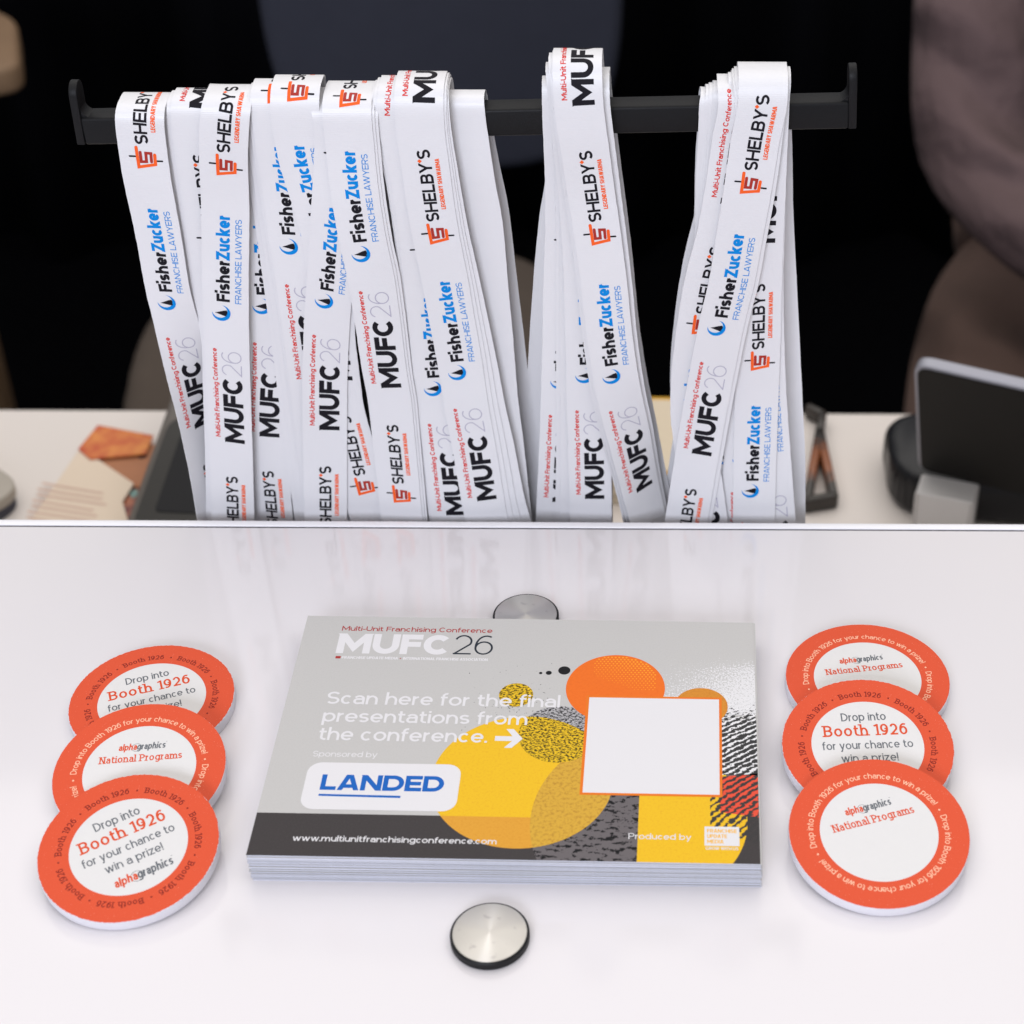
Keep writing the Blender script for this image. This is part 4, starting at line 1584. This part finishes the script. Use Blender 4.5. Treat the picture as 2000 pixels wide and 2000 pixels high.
o = link('printed_dot', bm_mesh('printed_dot', prism_bm([tuple(p) for p in circle_pts(dq[0] - c[0], dq[1] - c[1], 0.0045, 24)], 0.0303, 0.0306), [simple('grey_dot', (0.2, 0.19, 0.18, 1), 0.6)]), pad)

# small tortoiseshell loop
g = NG('tortoiseshell')
X = g.xyz()
n = g.noise(160, 3)
g.base(g.mix(g.step(g.math('ADD', g.math('MULTIPLY', g.math('ABSOLUTE', X[1]), 26), n), 0.75, 1.15), (0.24, 0.075, 0.025, 1), (0.028, 0.022, 0.018, 1)))
g.set(Roughness=0.25)
outer = [(1580, 800), (1612, 812), (1640, 965), (1630, 990), (1572, 1004), (1562, 985)]
inner = [(1599, 905), (1615, 953), (1588, 958)]
c = at_z(1600, 925, ZL)
lp = thing('hair_clip', 'small brown and black tortoiseshell loop lying right of the right bunch', 'hair clip', (c[0], c[1], ZL))


def loop_part(pxs, w, name):
    bm = bmesh.new()
    pts = [at_z(x, y, ZL + 0.006) - c for x, y in pxs]
    for a, b in zip(pts[:-1], pts[1:]):
        d = Vector((b[0] - a[0], b[1] - a[1], 0))
        L_ = d.length
        m = Matrix.Translation(((a[0] + b[0]) / 2, (a[1] + b[1]) / 2, 0.006)) @ Matrix.Rotation(math.atan2(d.y, d.x), 4, 'Z')
        t = box_bm(L_ + w * 0.8, w, 0.011, w * 0.3, 3)
        tm = bpy.data.meshes.new('piece')
        t.to_mesh(tm)
        t.free()
        tm.transform(m)
        bm.from_mesh(tm)
        bpy.data.meshes.remove(tm)
    return link(name, bm_mesh(name, bm, [g.m], 0.7), lp)


loop_part([(1580, 803), (1606, 816), (1600, 850)], 0.006, 'clasp')
loop_part([(1600, 850), (1576, 985), (1628, 976), (1601, 850)], 0.0062, 'loop')

# tablet till on its stand at the right
tab_dark = simple('tablet_back', (0.008, 0.007, 0.006, 1), 0.45, 0.12, var=0.1, vscale=20)
tab_edge = simple('tablet_silver_edge', (0.30, 0.30, 0.34, 1), 0.4, 0.4, metal=0.4)
std = simple('stand_black', (0.006, 0.006, 0.008, 1), 0.3, 0.35)
rdr = simple('reader_silver', (0.66, 0.64, 0.63, 1), 0.45, 0.5)
sb = at_z(1930, 990, ZL)
till = thing('tablet_till', 'dark tablet till on a black stand at the right end of the lower counter', 'tablet till', (sb[0], sb[1], ZL), 0.0)
wpt = lambda p: Vector((p[0] - sb[0], p[1] - sb[1], p[2] - ZL))
BLc = wpt(at_z(1793, 917, ZL + 0.042))
psi, lean = math.radians(23), math.radians(21)
dirx = Vector((math.cos(psi), -math.sin(psi), 0))
upv = Vector((-math.sin(psi) * math.sin(lean), -math.cos(psi) * math.sin(lean), math.cos(lean)))
hgt = 0.112
nrm = dirx.cross(upv).normalized()
MW = Matrix.Identity(4)
for i in range(3):
    MW[i][0], MW[i][1], MW[i][2], MW[i][3] = dirx[i], upv[i], nrm[i], BLc[i]
wid = 0.19


def in_tab(bm):
    bm.transform(MW)
    return bm


link('tablet_body', bm_mesh('tablet_body', in_tab(prism_bm(rounded_poly([(0, 0), (wid, 0), (wid, hgt), (0, hgt)], 0.010), -0.0075, 0.0, 0.0012, 2)), [tab_edge], 0.6), till)
scr = link('tablet_face', bm_mesh('tablet_face', in_tab(prism_bm(rounded_poly([(0.0022, 0.0015), (wid - 0.002, 0.0015), (wid - 0.002, hgt - 0.0022), (0.0022, hgt - 0.0022)], 0.008), 0.0001, 0.0008)), [tab_dark], 0.6), till)
link('emblem', bm_mesh('emblem', in_tab(prism_bm(rounded_poly([(0.0735, hgt * 0.42), (0.092, hgt * 0.42), (0.092, hgt * 0.64), (0.0735, hgt * 0.64)], 0.003), 0.0010, 0.0014)), [simple('emblem_white', (0.75, 0.74, 0.74, 1), 0.5)], 0.6), scr)
base_poly = rounded_poly([(0, 0), (0.16, -0.025), (0.16, 0.085), (0.0, 0.075)], 0.028, 8)
bp = wpt(at_z(1735, 1000, ZL))
link('stand', bm_mesh('stand', prism_bm([(x + bp.x, y + bp.y - 0.005) for x, y in base_poly], 0.0, 0.034, 0.009, 4), [std], 0.7), till)
link('support', bm_mesh('support', box_bm(0.07, 0.03, 0.05, 0.006, 3, (BLc.x + 0.09, BLc.y + 0.01, 0.05)), [std], 0.7), till)
r0 = wpt(at_z(1788, 962, ZL + 0.040))
r1 = wpt(at_z(1902, 983, ZL + 0.040))
dr = Vector((r1.x - r0.x, r1.y - r0.y, 0))
la = dr.length
dr.normalize()
dn = Vector((-dr.y, dr.x, 0))
pts = [r0, r0 + dr * la, r0 + dr * la + dn * 0.022, r0 + dn * 0.022]
link('card_reader', bm_mesh('card_reader', prism_bm(rounded_poly([(p.x, p.y) for p in pts], 0.002), 0.005, 0.040, 0.0015, 3), [rdr], 0.7), till)

# ================================================================== CHAIR
seat_m = simple('taupe_upholstery', (0.088, 0.070, 0.058, 1), 0.9, 0.1, var=0.1, vscale=30)
back_m = simple('navy_grey_mesh', (0.034, 0.036, 0.050, 1), 0.9, 0.1, var=0.08, vscale=40)
frm = simple('chair_frame_black', (0.006, 0.006, 0.007, 1), 0.5, 0.3)
sz = FLOOR + 0.48
sc_ = at_z(705, 705, sz)
chair = thing('office_chair', 'dark office chair with taupe seat and navy grey backrest behind the counter', 'chair', (sc_[0], sc_[1], FLOOR), 0.12)
a = np.linspace(0, 2 * PI, 64, endpoint=False)
se = lambda rx, ry, p: [(rx * np.sign(math.cos(t)) * abs(math.cos(t)) ** p, ry * np.sign(math.sin(t)) * abs(math.sin(t)) ** p) for t in a]
bm = prism_bm(se(0.245, 0.265, 0.72), 0.40, 0.48, 0.025, 4)
link('seat', bm_mesh('seat', bm, [seat_m], 0.8), chair)
bkp = at_z(888, 340, sz)
bm = prism_bm(se(0.212, 0.30, 0.55), -0.025, 0.025, 0.018, 4)
o = link('backrest', bm_mesh('backrest', bm, [back_m], 0.8), chair)
off = Vector((bkp[0] - sc_[0], bkp[1] - sc_[1], 0))
off.rotate(Euler((0, 0, -0.12)))
o.location = (off.x, off.y + 0.03, 0.79)
o.rotation_euler = (PI / 2 - 0.10, 0, -0.10)
link('column', bm_mesh('column', lathe([(0, 0.40), (0.028, 0.40), (0.028, 0.09), (0, 0.09)], 24), [frm], 0.6), chair)
bm = box_bm(0.06, 0.32, 0.03, 0.006, 2, (off.x * 0.6, off.y * 0.6, 0.385))
link('back_bracket', bm_mesh('back_bracket', bm, [frm], 0.6), chair)
for k in range(5):
    bm = box_bm(0.29, 0.045, 0.03, 0.006, 2, (0.155, 0, 0.085))
    o = link('leg', bm_mesh('leg', bm, [frm], 0.6), chair)
    o.rotation_euler = (0, 0, k * 2 * PI / 5)
    w = link('caster', bm_mesh('caster', lathe([(0, -0.02), (0.034, -0.02), (0.034, 0.02), (0, 0.02)], 24), [frm], 0.6), o)
    w.location = (0.29, 0, 0.035)
    w.rotation_euler = (PI / 2, 0, 0)

# ================================================================== CHAIR ARM far left
woodm = simple('tan_wood', (0.20, 0.125, 0.072, 1), 0.6, 0.3, var=0.1, vscale=20)
bz = -0.40
bc = at_z(40, 125, bz)
arm = thing('wooden_chair', 'tan wooden chair arm cut off by the upper left edge of the photo', 'chair', (bc[0], bc[1], FLOOR))
pl = rounded_poly([(0.0, 0.0), (-0.04, 0.13), (-0.22, 0.30), (-0.30, 0.20), (-0.10, -0.06)], 0.02, 5)
link('armrest', bm_mesh('armrest', prism_bm(pl, bz - FLOOR - 0.035, bz - FLOOR, 0.008, 3), [woodm], 0.7), arm)
link('post', bm_mesh('post', box_bm(0.04, 0.04, bz - FLOOR - 0.037, 0.004, 2, (-0.20, 0.17, (bz - FLOOR - 0.037) / 2)), [woodm], 0.7), arm)
link('seat', bm_mesh('seat', box_bm(0.40, 0.40, 0.05, 0.01, 2, (-1.1, 0.30, 0.43)), [woodm], 0.7), arm)

# ================================================================== PERSON seated at the right
shirt = NG('mauve_shirt')
shirt.base(shirt.mix(shirt.noise(12, 3), (0.092, 0.058, 0.060, 1), (0.118, 0.075, 0.074, 1)))
shirt.set(Roughness=0.9)
w = shirt.n('ShaderNodeTexWave', wave_type='BANDS', bands_direction='DIAGONAL')
w.inputs['Scale'].default_value = 5.0
w.inputs['Distortion'].default_value = 5.0
w.inputs['Detail'].default_value = 2
shirt.l(shirt.obj(), w.inputs['Vector'])
shirt.bump(shirt.math('ADD', shirt.math('MULTIPLY', w.outputs['Fac'], 0.6), shirt.math('MULTIPLY', shirt.noise(10, 3), 1.2)), 0.8, 0.03)
trous = NG('brown_trousers')
trous.base(trous.mix(trous.noise(10, 3), (0.085, 0.050, 0.039, 1), (0.108, 0.064, 0.050, 1)))
trous.set(Roughness=0.9)
w = trous.n('ShaderNodeTexWave', wave_type='BANDS', bands_direction='DIAGONAL')
w.inputs['Scale'].default_value = 3.0
w.inputs['Distortion'].default_value = 7.0
trous.l(trous.obj(), w.inputs['Vector'])
trous.bump(trous.math('ADD', w.outputs['Fac'], trous.noise(7, 3)), 0.7, 0.03)
skinm = simple('skin', (0.42, 0.24, 0.17, 1), 0.6, 0.4)
hairm = simple('brown_hair', (0.03, 0.018, 0.012, 1), 0.6, 0.3)

ELB = at_y(1885, 372, 1.56)
px0 = ELB[0] + 0.19
J = {}
J['pelvis'] = ((px0, 1.70, -0.47), 0.150)
J['belly'] = ((px0, 1.71, -0.33), 0.140)
J['chest'] = ((px0 + 0.005, 1.70, -0.14), 0.150)
J['collar'] = ((px0 + 0.005, 1.70, 0.03), 0.085)
J['neck'] = ((px0 + 0.005, 1.69, 0.11), 0.055)
J['head'] = ((px0 + 0.005, 1.66, 0.21), 0.092)
J['crown'] = ((px0 + 0.005, 1.67, 0.29), 0.075)
for s, sd in ((-1, 'a'), (1, 'b')):
    J['sh' + sd] = ((px0 + s * 0.165, 1.69, 0.0), 0.065)
    J['ua' + sd] = ((px0 + s * 0.185, 1.65, -0.15), 0.062)
    J['el' + sd] = ((px0 + s * 0.19, 1.57, -0.285), 0.058)
    J['fa' + sd] = ((px0 + s * 0.12, 1.45, -0.31), 0.050)
    J['wr' + sd] = ((px0 + s * 0.06, 1.36, -0.305), 0.034)
    J['hip' + sd] = ((px0 + s * 0.095, 1.66, -0.50), 0.115)
    J['th' + sd] = ((px0 + s * 0.155, 1.45, -0.505), 0.100)
    J['kn' + sd] = ((px0 + s * 0.185, 1.24, -0.51), 0.075)
    J['sn' + sd] = ((px0 + s * 0.185, 1.26, -0.75), 0.062)
    J['an' + sd] = ((px0 + s * 0.185, 1.28, -0.98), 0.045)
    J['to' + sd] = ((px0 + s * 0.19, 1.12, -1.015), 0.035)
E_ = [('pelvis', 'belly'), ('belly', 'chest'), ('chest', 'collar'), ('collar', 'neck'), ('neck', 'head'), ('head', 'crown')]
for sd in 'ab':
    E_ += [('collar', 'sh' + sd), ('sh' + sd, 'ua' + sd), ('ua' + sd, 'el' + sd), ('el' + sd, 'fa' + sd), ('fa' + sd, 'wr' + sd),
           ('pelvis', 'hip' + sd), ('hip' + sd, 'th' + sd), ('th' + sd, 'kn' + sd), ('kn' + sd, 'sn' + sd), ('sn' + sd, 'an' + sd), ('an' + sd, 'to' + sd)]
    s = -1 if sd == 'a' else 1
    wx, wy, wz_ = J['wr' + sd][0]
    J['pm' + sd] = ((wx - s * 0.025, wy - 0.06, wz_), 0.026)
    E_.append(('wr' + sd, 'pm' + sd))
    for k, (dx, ln_) in enumerate(((-0.030, 0.062), (-0.010, 0.076), (0.010, 0.080), (0.030, 0.070))):
        J['f%d%s' % (k, sd)] = ((wx - s * 0.035 + dx, wy - 0.095, wz_ + 0.004), 0.009)
        J['g%d%s' % (k, sd)] = ((wx - s * 0.045 + dx * 1.1, wy - 0.06 - ln_, wz_ - 0.018), 0.0075)
        E_ += [('pm' + sd, 'f%d%s' % (k, sd)), ('f%d%s' % (k, sd), 'g%d%s' % (k, sd))]
    J['t' + sd] = ((wx - s * 0.062, wy - 0.055, wz_ - 0.004), 0.010)
    E_.append(('pm' + sd, 't' + sd))
names = list(J)
pme = bpy.data.meshes.new('person')
pme.from_pydata([J[n][0] for n in names], [(names.index(a_), names.index(b_)) for a_, b_ in E_], [])
po = link('person', pme)
for m in (shirt.m, trous.m, skinm, hairm):
    pme.materials.append(m)
md = po.modifiers.new('skin', 'SKIN')
md.use_smooth_shade = True
for n, sv in zip(names, pme.skin_vertices[0].data):
    sv.radius = (J[n][1], J[n][1])
    sv.use_root = n == 'pelvis'
ms = po.modifiers.new('subdivision', 'SUBSURF')
ms.levels = ms.render_levels = 2
bpy.context.view_layer.update()
dg = bpy.context.evaluated_depsgraph_get()
body = bpy.data.meshes.new_from_object(po.evaluated_get(dg))
body.name = 'person'
po.modifiers.clear()
old = po.data
po.data = body
for m in (shirt.m, trous.m, skinm, hairm):
    if m.name not in [q.name for q in body.materials if q]:
        body.materials.append(m)
order = [q.name for q in body.materials]
hp0 = J['pelvis'][0]
for p in body.polygons:
    c = p.center
    p.use_smooth = True
    mname = shirt.m.name
    if c.z < -0.40 and not (c.y < 1.45 and c.z > -0.36):
        mname = trous.m.name
    if c.z > 0.10:
        mname = skinm.name
    if c.z > 0.235 or (c.z > 0.14 and c.y > 1.69):
        mname = hairm.name
    if c.y < 1.365 and c.z > -0.37 and c.z < -0.2:
        mname = skinm.name
    p.material_index = order.index(mname)
tag(po, 'person in a mauve long sleeved top and brown trousers behind the counter, beyond the tablet', 'person')
# face details on the head (above the frame)
hx, hy, hz_ = J['head'][0]
eye_w = simple('eye_dark', (0.02, 0.015, 0.012, 1), 0.3)
lipm = simple('lip', (0.35, 0.12, 0.10, 1), 0.5)
